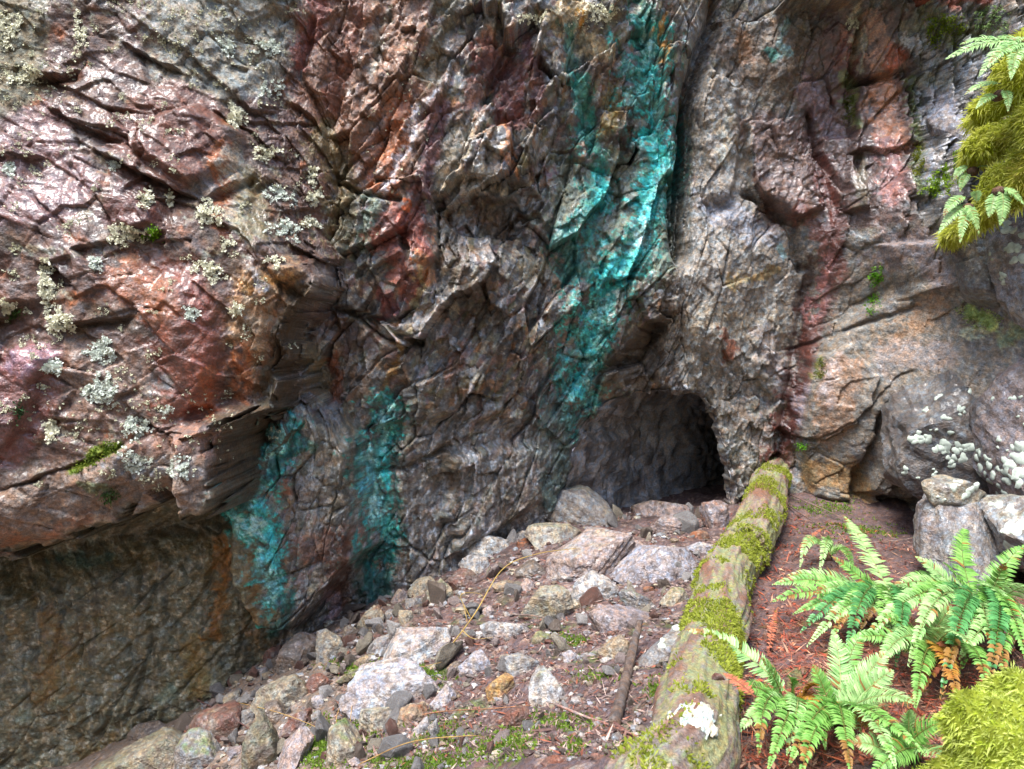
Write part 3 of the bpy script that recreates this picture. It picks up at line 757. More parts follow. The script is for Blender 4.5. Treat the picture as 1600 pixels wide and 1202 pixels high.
# overhang above the adit and the pale right face
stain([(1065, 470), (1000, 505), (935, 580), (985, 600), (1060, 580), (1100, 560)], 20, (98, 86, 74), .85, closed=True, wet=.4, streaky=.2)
stain([(1085, 110), (1170, 130), (1165, 290), (1095, 320)], 24, (176, 170, 162), .85, closed=True, streaky=.3, wet=.3)
stain([(1140, 170), (1130, 250)], 14, (206, 198, 178), .6, streaky=.5)
stain([(1070, 320), (1230, 320), (1250, 420), (1245, 560), (1200, 620), (1060, 580)], 40, (158, 152, 144), .85, closed=True, rough=1.1, wet=.4)
stain([(1110, 320), (1200, 360)], 30, (152, 152, 160), .7); stain([(1150, 440), (1220, 420)], 10, (160, 132, 70), .6, rough=1.4); stain([(1090, 500), (1200, 520)], 34, (180, 172, 156), .6, rough=1.3); stain([(1135, 520), (1140, 560)], 11, (126, 76, 56), .9)
stain([(1190, 520), (1230, 600)], 22, (146, 134, 134), .6); stain([(1220, 385), (1225, 390)], 12, (110, 150, 158), .7); stain([(1060, 540), (1110, 600), (1150, 680), (1180, 740)], 26, (156, 150, 140), .7, rough=1.4); stain([(1150, 640), (1200, 700)], 22, (150, 138, 128), .6, rough=1.3)
stain([(1110, 60), (1290, 40), (1280, 150), (1170, 150)], 34, (112, 98, 86), .8, closed=True, wet=.4)
stain([(1225, 20), (1222, 90)], 9, (130, 170, 174), .6, streaky=.5); stain([(1205, 80), (1210, 95)], 8, TEAL, .6); stain([(1160, 60), (1170, 90)], 18, (146, 106, 72), .6)
stain([(1170, 180), (1280, 220), (1290, 330), (1200, 330)], 30, (126, 104, 98), .8, closed=True, wet=.7); stain([(1180, 280), (1200, 340)], 20, (92, 64, 52), .6)
# right slab
m = w_slab
mixc((132, 124, 114), m * .9)
mixc((122, 118, 118), m * sstep(0, .4, n_b) * .7); mixc((178, 166, 152), m * sstep(.1, .4, n_c) * .5)
WET[:] = WET * (1 - m) + m * 0.35
# red wet gully
stain([(1290, 30), (1420, 20), (1425, 350), (1300, 360), (1240, 200)], 40, (96, 72, 66), .9, closed=True, wet=.95)
for pts, w, col, s in [([(1360, 40), (1385, 110)], 28, (186, 146, 128), .75), ([(1320, 60), (1325, 90)], 20, (164, 104, 84), .7), ([(1395, 80), (1400, 100)], 16, (180, 98, 72), .8), ([(1380, 140), (1385, 200), (1400, 220)], 30, (188, 136, 108), .85),
                       ([(1390, 220), (1395, 300)], 24, (178, 130, 124), .8), ([(1320, 70), (1330, 100), (1310, 150)], 16, (96, 56, 48), .8), ([(1290, 260), (1300, 320)], 18, (110, 60, 50), .7), ([(1260, 130), (1300, 200)], 24, (150, 124, 130), .6),
                       ([(1322, 110), (1335, 190)], 12, (112, 124, 70), .7), ([(1340, 20), (1345, 110)], 8, (196, 196, 170), .4), ([(1300, 20), (1300, 110)], 16, (90, 60, 60), .6), ([(1250, 330), (1290, 380), (1310, 420)], 22, (118, 70, 58), .8),
                       ([(1430, 30), (1420, 60)], 18, (156, 158, 140), .6), ([(1340, 250), (1345, 310)], 16, (120, 112, 88), .6)]:
    stain(pts, w, col, s, streaky=.3, wet=.9)
stain([(1305, 330), (1300, 400), (1285, 470), (1262, 540), (1245, 610), (1228, 680), (1218, 730)], 25, (92, 50, 42), .92, rough=1.2, streaky=.4, wet=1.0, soft=.6)
stain([(1296, 400), (1275, 490)], 14, (160, 112, 108), .7, rough=1.6, wet=1.0); stain([(1262, 400), (1252, 520), (1236, 640)], 9, (66, 44, 38), .8, wet=.7); stain([(1244, 600), (1232, 690)], 8, (72, 38, 34), .8, wet=.8); stain([(1258, 610), (1250, 660)], 12, (176, 164, 170), .7, wet=.9)
# right slab, its marks
stain([(1270, 640), (1300, 560), (1350, 550), (1330, 670), (1290, 700)], 18, (146, 118, 98), .8, closed=True, wet=.6); stain([(1310, 550), (1290, 640)], 12, (176, 158, 152), .6, wet=.8)
stain([(1270, 740), (1330, 740), (1350, 790)], 30, (160, 124, 74), .65); stain([(1380, 400), (1440, 380), (1470, 440)], 30, (140, 126, 124), .8); stain([(1400, 540), (1460, 480)], 28, (164, 136, 112), .7)
stain([(1390, 560), (1480, 560)], 26, (146, 132, 126), .7); stain([(1280, 560), (1278, 590)], 7, (110, 116, 50), .8)
# rocks at the upper right
stain([(1420, 60), (1580, 60), (1530, 340), (1440, 340)], 30, (84, 82, 80), .9, closed=True, rough=1.3, wet=.8); stain([(1430, 80), (1470, 110), (1450, 180), (1500, 120), (1520, 90)], 20, (190, 190, 192), .8, rough=3.0, wet=.9); stain([(1445, 200), (1460, 300)], 16, (170, 168, 172), .8, rough=3.0, wet=.9)
stain([(1470, 160), (1500, 220)], 22, (176, 174, 184), .7, rough=1.3, wet=.9); stain([(1425, 130), (1430, 220), (1440, 300)], 10, (96, 110, 56), .75, rough=1.3); stain([(1450, 130), (1480, 130)], 14, (150, 150, 136), .6, rough=1.5)
stain([(1530, 380), (1610, 340), (1610, 480), (1560, 470)], 18, (160, 168, 176), .8, closed=True, wet=.3)
stain([(1490, 390), (1520, 440), (1560, 500)], 16, (120, 110, 108), .7)
stain([(1515, 485), (1545, 510)], 17, (186, 200, 128), .9, rough=.6, wet=0); stain([(1500, 520), (1530, 525)], 10, (214, 214, 180), .7); stain([(1570, 530), (1600, 520)], 20, (150, 166, 120), .5, wet=0)
stain([(1455, 30), (1500, 60), (1560, 50), (1600, 90)], 26, (112, 118, 82), .6, rough=1.4)
stain([(1475, 0), (1540, 0)], 12, (140, 76, 62), .8)
# faces turned away sideways are bare brown fracture faces
_g = np.abs(np.gradient(Y.reshape(NR, NC), XS, axis=1)).ravel(); _gz = np.abs(np.gradient(Y.reshape(NR, NC), ZS, axis=0)).ravel()
_m = np.clip(sstep(3.0, 6.0, _g) + sstep(3.0, 6.0, _gz), 0, 1) * sstep(300, 340, U) * sstep(490, 460, U) * sstep(420, 450, V)
_m = np.maximum(_m, sstep(-.02, .02, bd) * sstep(360, 390, U) * sstep(440, 470, V) * (C[:, 1] > C[:, 0] * 1.15))
mixc((86, 70, 52), _m * .95)
_fv = 0.42 + 1.15 * ((id5 * 3.17 + id4 * 5.71 + id7 * 1.9) % 1.0)
C *= (1 + (_fv - 1) * (.75 * w_mid + .6 * w_right + .35 * w_slab + .3 * w_under))[:, None]
_l = C.mean(1, keepdims=True)
C = _l + (C - _l) * 1.10
C = np.clip(C, 0.004, 0.85)
C *= np.clip(1 + 0.45 * n_c[:, None] + 0.35 * n_d[:, None] + 0.2 * (id5[:, None] - .5), 0.35, 1.7)
WET = np.clip(WET + 0.35 * n_b + 0.2 * n_c, 0, 1)

# ------------------------------------------------------------------ mesh of the cliff, split into its bodies of rock
foot = np.interp(U, [-900, 0, 200, 420, 620, 720, 900, 1140, 1300, 1600, 2500], [1500, 1330, 1260, 1130, 1030, 970, 900, 900, 900, 1000, 1100])
keep_v = (md < 0.01) & (V < foot)
idx = np.arange(NR * NC).reshape(NR, NC)
Q = np.stack([idx[:-1, :-1], idx[:-1, 1:], idx[1:, 1:], idx[1:, :-1]], -1).reshape(-1, 4)
Q = Q[keep_v[Q].all(1)]
VERT = np.stack([X, Y, Z], 1)
qc = Q[:, 0]
zone = np.full(len(Q), 2)
zone[(w_left[qc] > 0.0)] = 0
zone[(w_left[qc] <= 0.0) & (U[qc] < 425) & (V[qc] > 740)] = 1
zone[(zone == 2) & (U[qc] > 1066)] = 3
zone[(zone == 3) & (w_slab[qc] > 0.5)] = 4
cliff = obj('cliff', None, label='tall wet cliff of rusty and grey rock with teal mineral runs', cat='cliff', kind='structure')
for k, (nm, lb) in enumerate([('overhanging_block', 'rust-red overhanging rock block dotted with pale lichen'), ('undercut_wall', 'shaded olive-grey wall under the overhanging block'),
                              ('crag', 'craggy brown-grey rock with bright teal copper runs'), ('buttress', 'pale grey rock and red wet gully right of the teal run'),
                              ('slab', 'tan leaning slab above the fern bed')]):
    q = Q[zone == k]
    used, inv = np.unique(q, return_inverse=True)
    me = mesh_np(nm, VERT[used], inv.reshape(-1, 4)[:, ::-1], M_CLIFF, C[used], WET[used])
    obj(nm, me, cliff, label=lb)

# lookup from the photograph to the surface
LW, LH = 800, 601
lut = np.full((LH, LW), -1, np.int64)
_ok = keep_v & (U > 0) & (U < 1600) & (V > 0) & (V < 1202)
_id = np.nonzero(_ok)[0]
_id = _id[np.argsort(-Y[_id])]
lut[np.clip((V[_id] / 2).astype(int), 0, LH - 1), np.clip((U[_id] / 2).astype(int), 0, LW - 1)] = _id
def surf(u, v):
    """a point of the rock face seen at (u, v) of the photograph, and its normal"""
    i, j = int(min(max(v / 2, 0), LH - 1)), int(min(max(u / 2, 0), LW - 1))
    k = -1
    for r in range(0, 12):
        s = lut[max(i - r, 0):i + r + 1, max(j - r, 0):j + r + 1]
        g = s[s >= 0]
        if len(g): k = int(g[np.argmin(Y[g])]); break
    if k < 0: return at(u, v, 6.5), np.array([0, -1, 0])
    s = 4
    r_, c_ = divmod(k, NC); r_ = min(max(r_, s), NR - s - 1); c_ = min(max(c_, s), NC - s - 1)
    dxv = VERT[r_ * NC + c_ + s] - VERT[r_ * NC + c_ - s]; dzv = VERT[(r_ + s) * NC + c_] - VERT[(r_ - s) * NC + c_]
    n = np.cross(dxv, dzv); n = n / (np.linalg.norm(n) + 1e-9)
    if n[1] > 0: n = -n
    return VERT[k].astype(float), n

# ------------------------------------------------------------------ the adit: a tunnel running back to the right
def resample(p, n):
    p = np.vstack([p, p[:1]]); s = np.r_[0, np.cumsum(np.linalg.norm(np.diff(p, axis=0), axis=1))]
    t = np.linspace(0, s[-1], n, endpoint=False)
    return np.stack([np.interp(t, s, p[:, 0]), np.interp(t, s, p[:, 1])], 1)
ring = resample(mouth_xz, 320)
cen = ring.mean(0)
ring = cen + (ring - cen) * 1.05
TD = np.linspace(0, 1, 150) ** 1.2 * 4.6
def cliffY(x, z):
    c_ = np.clip(np.searchsorted(XS, x), 0, NC - 1); r_ = np.clip(np.searchsorted(ZS, z), 0, NR - 1)
    return Y.reshape(NR, NC)[r_, c_]
y0 = np.clip(cliffY(ring[:, 0], ring[:, 1]) + 0.01, 7.2, 8.2)
P = np.zeros((len(TD), len(ring), 3))
for i, t in enumerate(TD):
    f = min(t / 0.8, 1)
    sc_ = 1 + 0.10 * math.sin(min(t, 2) * 1.5)
    P[i, :, 0] = cen[0] + (ring[:, 0] - cen[0]) * sc_ + 0.86 * t
    P[i, :, 2] = cen[1] + (ring[:, 1] - cen[1]) * (sc_ if True else 1)
    P[i, :, 1] = y0 * (1 - f) + 7.9 * f + 0.66 * t
flat = P.reshape(-1, 3)
out = np.stack([flat[:, 0] - (cen[0] + 0.86 * np.repeat(TD, len(ring))), np.zeros(len(flat)), flat[:, 2] - cen[1]], 1)
out /= np.linalg.norm(out, axis=1)[:, None] + 1e-6
tt = np.repeat(TD, len(ring))
pp = flat * np.array([1.0, 1.0, 0.55])
_al = flat[:, 0] * 0.66 - flat[:, 1] * 0.5
fh, fe, fid = facets(_al / 0.28 + .2 * fbm3(flat * 3, 2, 5), flat[:, 2] / 0.55, 31, 0.7, 0.6)
fh2, _, fid2 = facets((flat[:, 0] + flat[:, 1]) / 0.13, flat[:, 2] / 0.2, 33, 0.7, 0.6)
dn = 0.13 * fbm3(pp * 1.5, 4, 60) + 0.05 * fbm3(flat * 5, 4, 61) + 0.02 * fbm3(flat * 18, 3, 62) + 0.11 * fh + 0.04 * fh2
flat = flat - out * (dn * sstep(0, 0.3, tt) + 0.02)[:, None]
tn = fbm3(flat * np.array([9, 9, 2.0]), 4, 63)
tcol = cc((160, 158, 158))[None] * (0.75 + 0.5 * fid[:, None] * .6 + 0.6 * tn[:, None]) 
tb = sstep(0.0, 0.4, fbm3(flat * 3, 4, 64))[:, None]
tcol = tcol * (1 - .6 * tb) + cc((104, 88, 80))[None] * .6 * tb
tw = sstep(0.2, 0.45, tn)[:, None] * .75
tcol = tcol * (0.5 + fid2[:, None])
tcol = np.clip(tcol * (1 - tw) + cc((190, 188, 192))[None] * tw, .01, .7)
n_r = len(ring)
ii = np.arange(len(TD) - 1)[:, None] * n_r; jj = np.arange(n_r)[None]; j2 = (jj + 1) % n_r
q = np.stack([ii + jj, ii + j2, ii + n_r + j2, ii + n_r + jj], -1).reshape(-1, 4)
flat = np.vstack([flat, flat[-n_r:].mean(0)]); tcol = np.vstack([tcol, tcol[-1:]])
lastc = len(flat) - 1; b0 = (len(TD) - 1) * n_r
j = np.arange(n_r); tri = np.stack([b0 + j, b0 + (j + 1) % n_r, np.full(n_r, lastc)], 1)
q3 = np.vstack([q[:, [0, 1, 2]], q[:, [0, 2, 3]], tri])
obj('adit', mesh_np('adit', flat, q3, M_CLIFF, tcol, np.full(len(flat), .45)), cliff, label='dark low mine tunnel running back into the cliff')

# ================================================================== THE GROUND
GCT = [(1090, 800, 8.0), (900, 812, 7.6), (1200, 775, 7.7), (720, 888, 7.0), (620, 938, 6.6), (500, 988, 6.35), (420, 1035, 6.2), (330, 1095, 6.0), (200, 1165, 5.7), (50, 1235, 5.5),
       (600, 1060, 5.0), (600, 1190, 3.9), (400, 1190, 4.5), (250, 1230, 4.9), (800, 1000, 5.0), (800, 1190, 3.2), (1000, 900, 5.8), (1000, 1190, 2.75), (1330, 830, 6.8), (1500, 905, 5.6),
       (1300, 1000, 4.2), (1300, 1190, 2.7), (1600, 1190, 2.5), (1600, 1000, 4.0), (1180, 900, 5.6)]
gp = [at(u, v, y) for u, v, y in GCT]
gp += [np.array(p) for p in [(0, -2, 0.05), (-4, -1, -0.5), (4, -1, 0.2), (0, 0.8, 0.0), (-5.5, 5, -1.9), (6, 5, 0.2), (1.5, 10, -0.5), (4, 10, -.3), (-2, 10, -1.5), (-6, 2, -1.3), (6, 1, .3)]]
gp = np.array(gp)
ground_tps = TPS(gp[:, :2], gp[:, 2], 0.02)
def ground_s(x, y):
    x = np.asarray(x, float); y = np.asarray(y, float)
    xc = np.clip(x, -6.5, 6.5); yc = np.clip(y, -2.5, 11)
    z = np.clip(ground_tps(xc, yc), -2.3, 1.0)
    # unseen slopes added behind and beside the viewpoint to block low sky light
    return z + 0.58 * np.maximum(-3.0 - y, 0) + 0.45 * np.maximum(np.abs(x) - 7.5, 0)
def ground_z(x, y):
    x = np.asarray(x, float); y = np.asarray(y, float)
    sh = x.shape; x = x.ravel(); y = y.ravel()
    n = 0.10 * fbm2(x * .9, y * .9, 3, 70) + 0.04 * fbm2(x * 3.5, y * 3.5, 4, 71) + 0.018 * fbm2(x * 14, y * 14, 4, 72, .6)
    return (ground_s(x, y) + n).reshape(sh)
def hit(u, v, lift=0.0):
    """where the sight line of (u, v) meets the ground"""
    dx, dz = ray(u, v)
    ys = np.linspace(1.2, 11, 400)
    g = ground_s(dx * ys, ys) + lift - (CAM_Z + dz * ys)
    k = int(np.argmax(g > 0)) if (g > 0).any() else len(ys) - 1
    k = max(k, 1)
    f = g[k - 1] / (g[k - 1] - g[k] + 1e-9)
    y = ys[k - 1] + np.clip(f, 0, 1) * (ys[k] - ys[k - 1])
    return np.array([dx * y, y, CAM_Z + dz * y])

gxs = axis(-4.2, 4.6, 0.022, -60, 60); gys = axis(1.8, 8.6, 0.022, -60, 40)
AX, AY = np.meshgrid(gxs, gys)
AZ = ground_z(AX, AY)
gx, gy, gz = AX.ravel(), AY.ravel(), AZ.ravel()
gu, gv = proj(gx, gy, gz)
g1 = fbm2(gx * 3, gy * 3, 5, 73); g2 = fbm2(gx * 12, gy * 12, 4, 74, .6); g3 = fbm2(gx * 40, gy * 40, 3, 75, .6)
gc = np.tile(cc((104, 83, 80))[None], (len(gx), 1)).astype(F32)
def gmix(col, m):
    gc[:] = gc * (1 - m[:, None]) + cc(col)[None] * m[:, None]
gmix((132, 106, 96), sstep(0, .4, g2) * .7); gmix((66, 50, 46), sstep(.05, .4, g1 + .3 * g3) * .7)
redz = sstep(1180, 1240, gu) * sstep(860, 960, gv)
gmix((140, 80, 62), redz * sstep(-.25, .2, g2 + .5 * g1) * .75)
gmix((128, 112, 96), sstep(700, 500, gu) * .7)
gmix((104, 118, 58), sstep(.18, .35, g1 + .25 * g2) * .7 * sstep(560, 640, gu) * sstep(900, 1000, gv))
gmix((52, 58, 38), np.maximum(sstep(-1.0, -4.5, gy), sstep(6.5, 9, np.abs(gx))) * .95)  # the added slopes are coloured dark, to darken what wet rock reflects
gmix((150, 132, 122), sstep(.15, .4, g2 + .6 * g3) * .6 * sstep(1180, 1120, gu))
gc *= np.clip(1 + .8 * g3[:, None] + .3 * g2[:, None], .35, 1.8)
nr, nc = AX.shape
gi = np.arange(nr * nc).reshape(nr, nc)
gq = np.stack([gi[:-1, :-1], gi[:-1, 1:], gi[1:, 1:], gi[1:, :-1]], -1).reshape(-1, 4)
ground = obj('ground', mesh_np('ground', np.stack([gx, gy, gz], 1), gq, M_SOIL, gc, np.clip(.3 + g1, 0, 1)),
             label='red-brown forest soil sloping below the cliff', cat='ground', kind='structure')

# ================================================================== LOOSE ROCKS
from mathutils.bvhtree import BVHTree
CUP = np.array([0, -_sp, _cp]); CTO = np.array([0, -_cp, -_sp]); CRT = np.array([1.0, 0, 0])
_ico = {}
def ico(n):
    if n not in _ico:
        bm = bmesh.new(); bmesh.ops.create_icosphere(bm, subdivisions=n, radius=1.0)
        v = np.array([q.co[:] for q in bm.verts]); f = np.array([[q.index for q in t.verts] for t in bm.faces]); bm.free()
        _ico[n] = (v, f)
    return _ico[n]

def hull2(pts):
    p = sorted(map(tuple, pts))
    def half(ps):
        h = []
        for q in ps:
            while len(h) >= 2 and (h[-1][0] - h[-2][0]) * (q[1] - h[-2][1]) - (h[-1][1] - h[-2][1]) * (q[0] - h[-2][0]) <= 0: h.pop()
            h.append(q)
        return h
    a, b = half(p), half(p[::-1])
    return np.array(a[:-1] + b[:-1])

def vnormals(v, f):
    n = np.zeros_like(v); fn = np.cross(v[f[:, 1]] - v[f[:, 0]], v[f[:, 2]] - v[f[:, 0]])
    for k in range(3): np.add.at(n, f[:, k], fn)
    return n / (np.linalg.norm(n, axis=1)[:, None] + 1e-12)

def rock_shape(planes, lvl, r, chips=9, rough=1.0, layer=1.0):
    """a fractured stone: planes = list of (normal, distance) in metres, local frame right/up/towards-viewer"""
    d, f = ico(lvl)
    n = np.array([q / np.linalg.norm(q) for q, _ in planes]); dist = np.array([t for _, t in planes])
    s = np.maximum(d @ n.T, 1e-4) / dist[None]
    rad = (s ** 70).sum(1) ** (-1 / 70)
    p = d * rad[:, None]
    size = np.abs(p).max()
    for _ in range(chips):
        c = r.normal(size=3); c /= np.linalg.norm(c)
        t = p @ c; lim = t.max() * r.uniform(.76, .94)
        p = p - np.maximum(t - lim, 0)[:, None] * c[None]
    sd = int(r.integers(1000))
    nn = 0.06 * fbm3(p / size * 1.6 + 7, 3, sd) + 0.045 * fbm3(p / size * 5, 4, sd + 3, .65) - 0.05 * np.abs(noise3(p / size * 3.1, sd + 8))
    bed = r.normal(size=3); bed /= np.linalg.norm(bed)
    lay = 0.018 * layer * np.sign(noise2((p @ bed) / size * 9, np.zeros(len(p)), sd)) * rough
    return p * (1 + rough * nn + lay)[:, None], f

def rock_cols(p, nrm, c1, c2, c3, r, moss=0.0, vein=0.2):
    sd = int(r.integers(1000)); s = np.abs(p).max()
    a = fbm3(p / s * 1.8, 4, sd); b = fbm3(p / s * 5, 4, sd + 5, .6); c = fbm3(p / s * 16, 3, sd + 9, .6)
    col = np.tile(cc(c1)[None], (len(p), 1))
    m = (sstep(0, .35, a + .3 * b) * .85)[:, None]; col = col * (1 - m) + cc(c2)[None] * m
    m = (sstep(.12, .4, b + .3 * c) * .75)[:, None]; col = col * (1 - m) + cc(c3)[None] * m
    st = noise2((p @ np.array([.5, .8, .3])) / s * 6 + 2 * a, b * 2, sd + 2)
    m = (sstep(.25, .5, st) * vein)[:, None]; col = col * (1 - m) + cc((210, 200, 188))[None] * m
    if moss:
        m = (sstep(.45, .8, nrm[:, 2] + .8 * b + .4 * a - .25 + .3 * (moss - .5)) * moss)[:, None]
        col = col * (1 - m) + cc((104, 124, 44))[None] * m
    return np.clip(col * (1 + .5 * c[:, None] + .25 * b[:, None]), .01, .85)

TINT = {'grey': ((138, 136, 134), (162, 158, 156), (108, 104, 102)), 'pale': ((180, 176, 172), (198, 194, 190), (146, 138, 132)), 'white': ((206, 202, 194), (218, 214, 208), (178, 168, 156)),
        'lilac': ((162, 156, 160), (188, 182, 184), (128, 122, 122)), 'pink': ((166, 148, 142), (188, 174, 168), (138, 116, 108)), 'brown': ((112, 98, 86), (134, 120, 106), (84, 72, 62)),
        'mauve': ((146, 134, 134), (168, 156, 154), (118, 102, 98)), 'red': ((112, 74, 62), (136, 94, 78), (86, 60, 52)), 'rust': ((142, 92, 64), (164, 116, 82), (104, 70, 54)),
        'gold': ((180, 146, 92), (204, 178, 130), (144, 102, 58)), 'beige': ((166, 156, 136), (188, 178, 158), (138, 124, 102)), 'olive': ((122, 116, 92), (150, 142, 108), (94, 92, 76)),
        'dark': ((84, 82, 82), (104, 100, 98), (60, 57, 56)), 'tan': ((152, 136, 114), (174, 158, 136), (122, 104, 84)), 'cream': ((204, 190, 162), (216, 206, 184), (172, 150, 120))}
ROCK_POLY = []
ROCK_BVH = []
def outline_rock(name, pts, tint, label, cat='rock', group=None, Yd=None, deep=0.75, moss=0.0, wet=0.35, seed=None, lvl=None, sink=0.12, mix=None, vein=.2, grow=1.10, layer=1.0, bury=0.17):
    r = np.random.default_rng(seed if seed is not None else abs(hash((pts[0], len(pts)))) % 9999)
    P = np.array(pts, float); ROCK_POLY.append(P)
    hu = hull2(P)
    w, h = np.ptp(P[:, 0]), np.ptp(P[:, 1])
    cu, cv = hu.mean(0)
    if Yd is None:
        Yd = hit(cu, P[:, 1].max() - 0.10 * h)[1]
    Yc = Yd + 0.22 * min(w, h) / FPX * Yd
    k = Yc / FPX / (_cp) * grow
    A = np.c_[(hu[:, 0] - cu) * k, (cv - hu[:, 1]) * k]
    planes = []
    n = len(A); ar = sum(A[i][0] * A[(i + 1) % n][1] - A[(i + 1) % n][0] * A[i][1] for i in range(n))
    if ar < 0: A = A[::-1]
    for i in range(n):
        e = A[(i + 1) % n] - A[i]; l = np.linalg.norm(e)
        if l < 1e-6: continue
        nn = np.array([e[1], -e[0]]) / l; dd = nn @ A[i]
        tl = r.uniform(-.45, .45)
        if nn[1] < -.5: dd *= 1 + sink * 2
        planes.append((np.array([nn[0], nn[1], tl]), max(dd, .01) / math.sqrt(1 + tl * tl)))
    th = deep * 0.5 * math.sqrt(w * h) * k
    for _ in range(4):
        q = np.array([r.uniform(-.7, .7), r.uniform(-.15, .8), 1.0]); planes.append((q, th * r.uniform(.75, 1.05)))
    for _ in range(3):
        q = np.array([r.uniform(-.6, .6), r.uniform(-.5, .5), -1.0]); planes.append((q, th * r.uniform(.9, 1.2)))
    px = math.sqrt(w * h)
    lv = lvl or (5 if px > 95 else 4 if px > 34 else 3)
    p, f = rock_shape(planes, lv, r, chips=8 if layer > .5 else 16, layer=layer, rough=1.0 if layer > .5 else 1.7)
    W = p[:, :1] * CRT + p[:, 1:2] * CUP + p[:, 2:] * CTO
    nrm = vnormals(W, f)
    c1, c2, c3 = TINT[tint]
    if mix: c2 = TINT[mix][0]
    col = rock_cols(W, nrm, c1, c2, c3, r, moss, vein)
    me = mesh_np(name, W, f, M_ROCK, col, np.clip(wet + .5 * fbm3(W * 9, 3, 4), 0, 1), smooth=False)
    loc = at(cu, cv, Yc); loc[2] -= bury * h * k
    o = obj(name, me, None, label, cat, group, loc=loc)
    ROCK_BVH.append((o, BVHTree.FromPolygons([tuple(q) for q in W + loc], [tuple(map(int, t)) for t in f])))
    return o

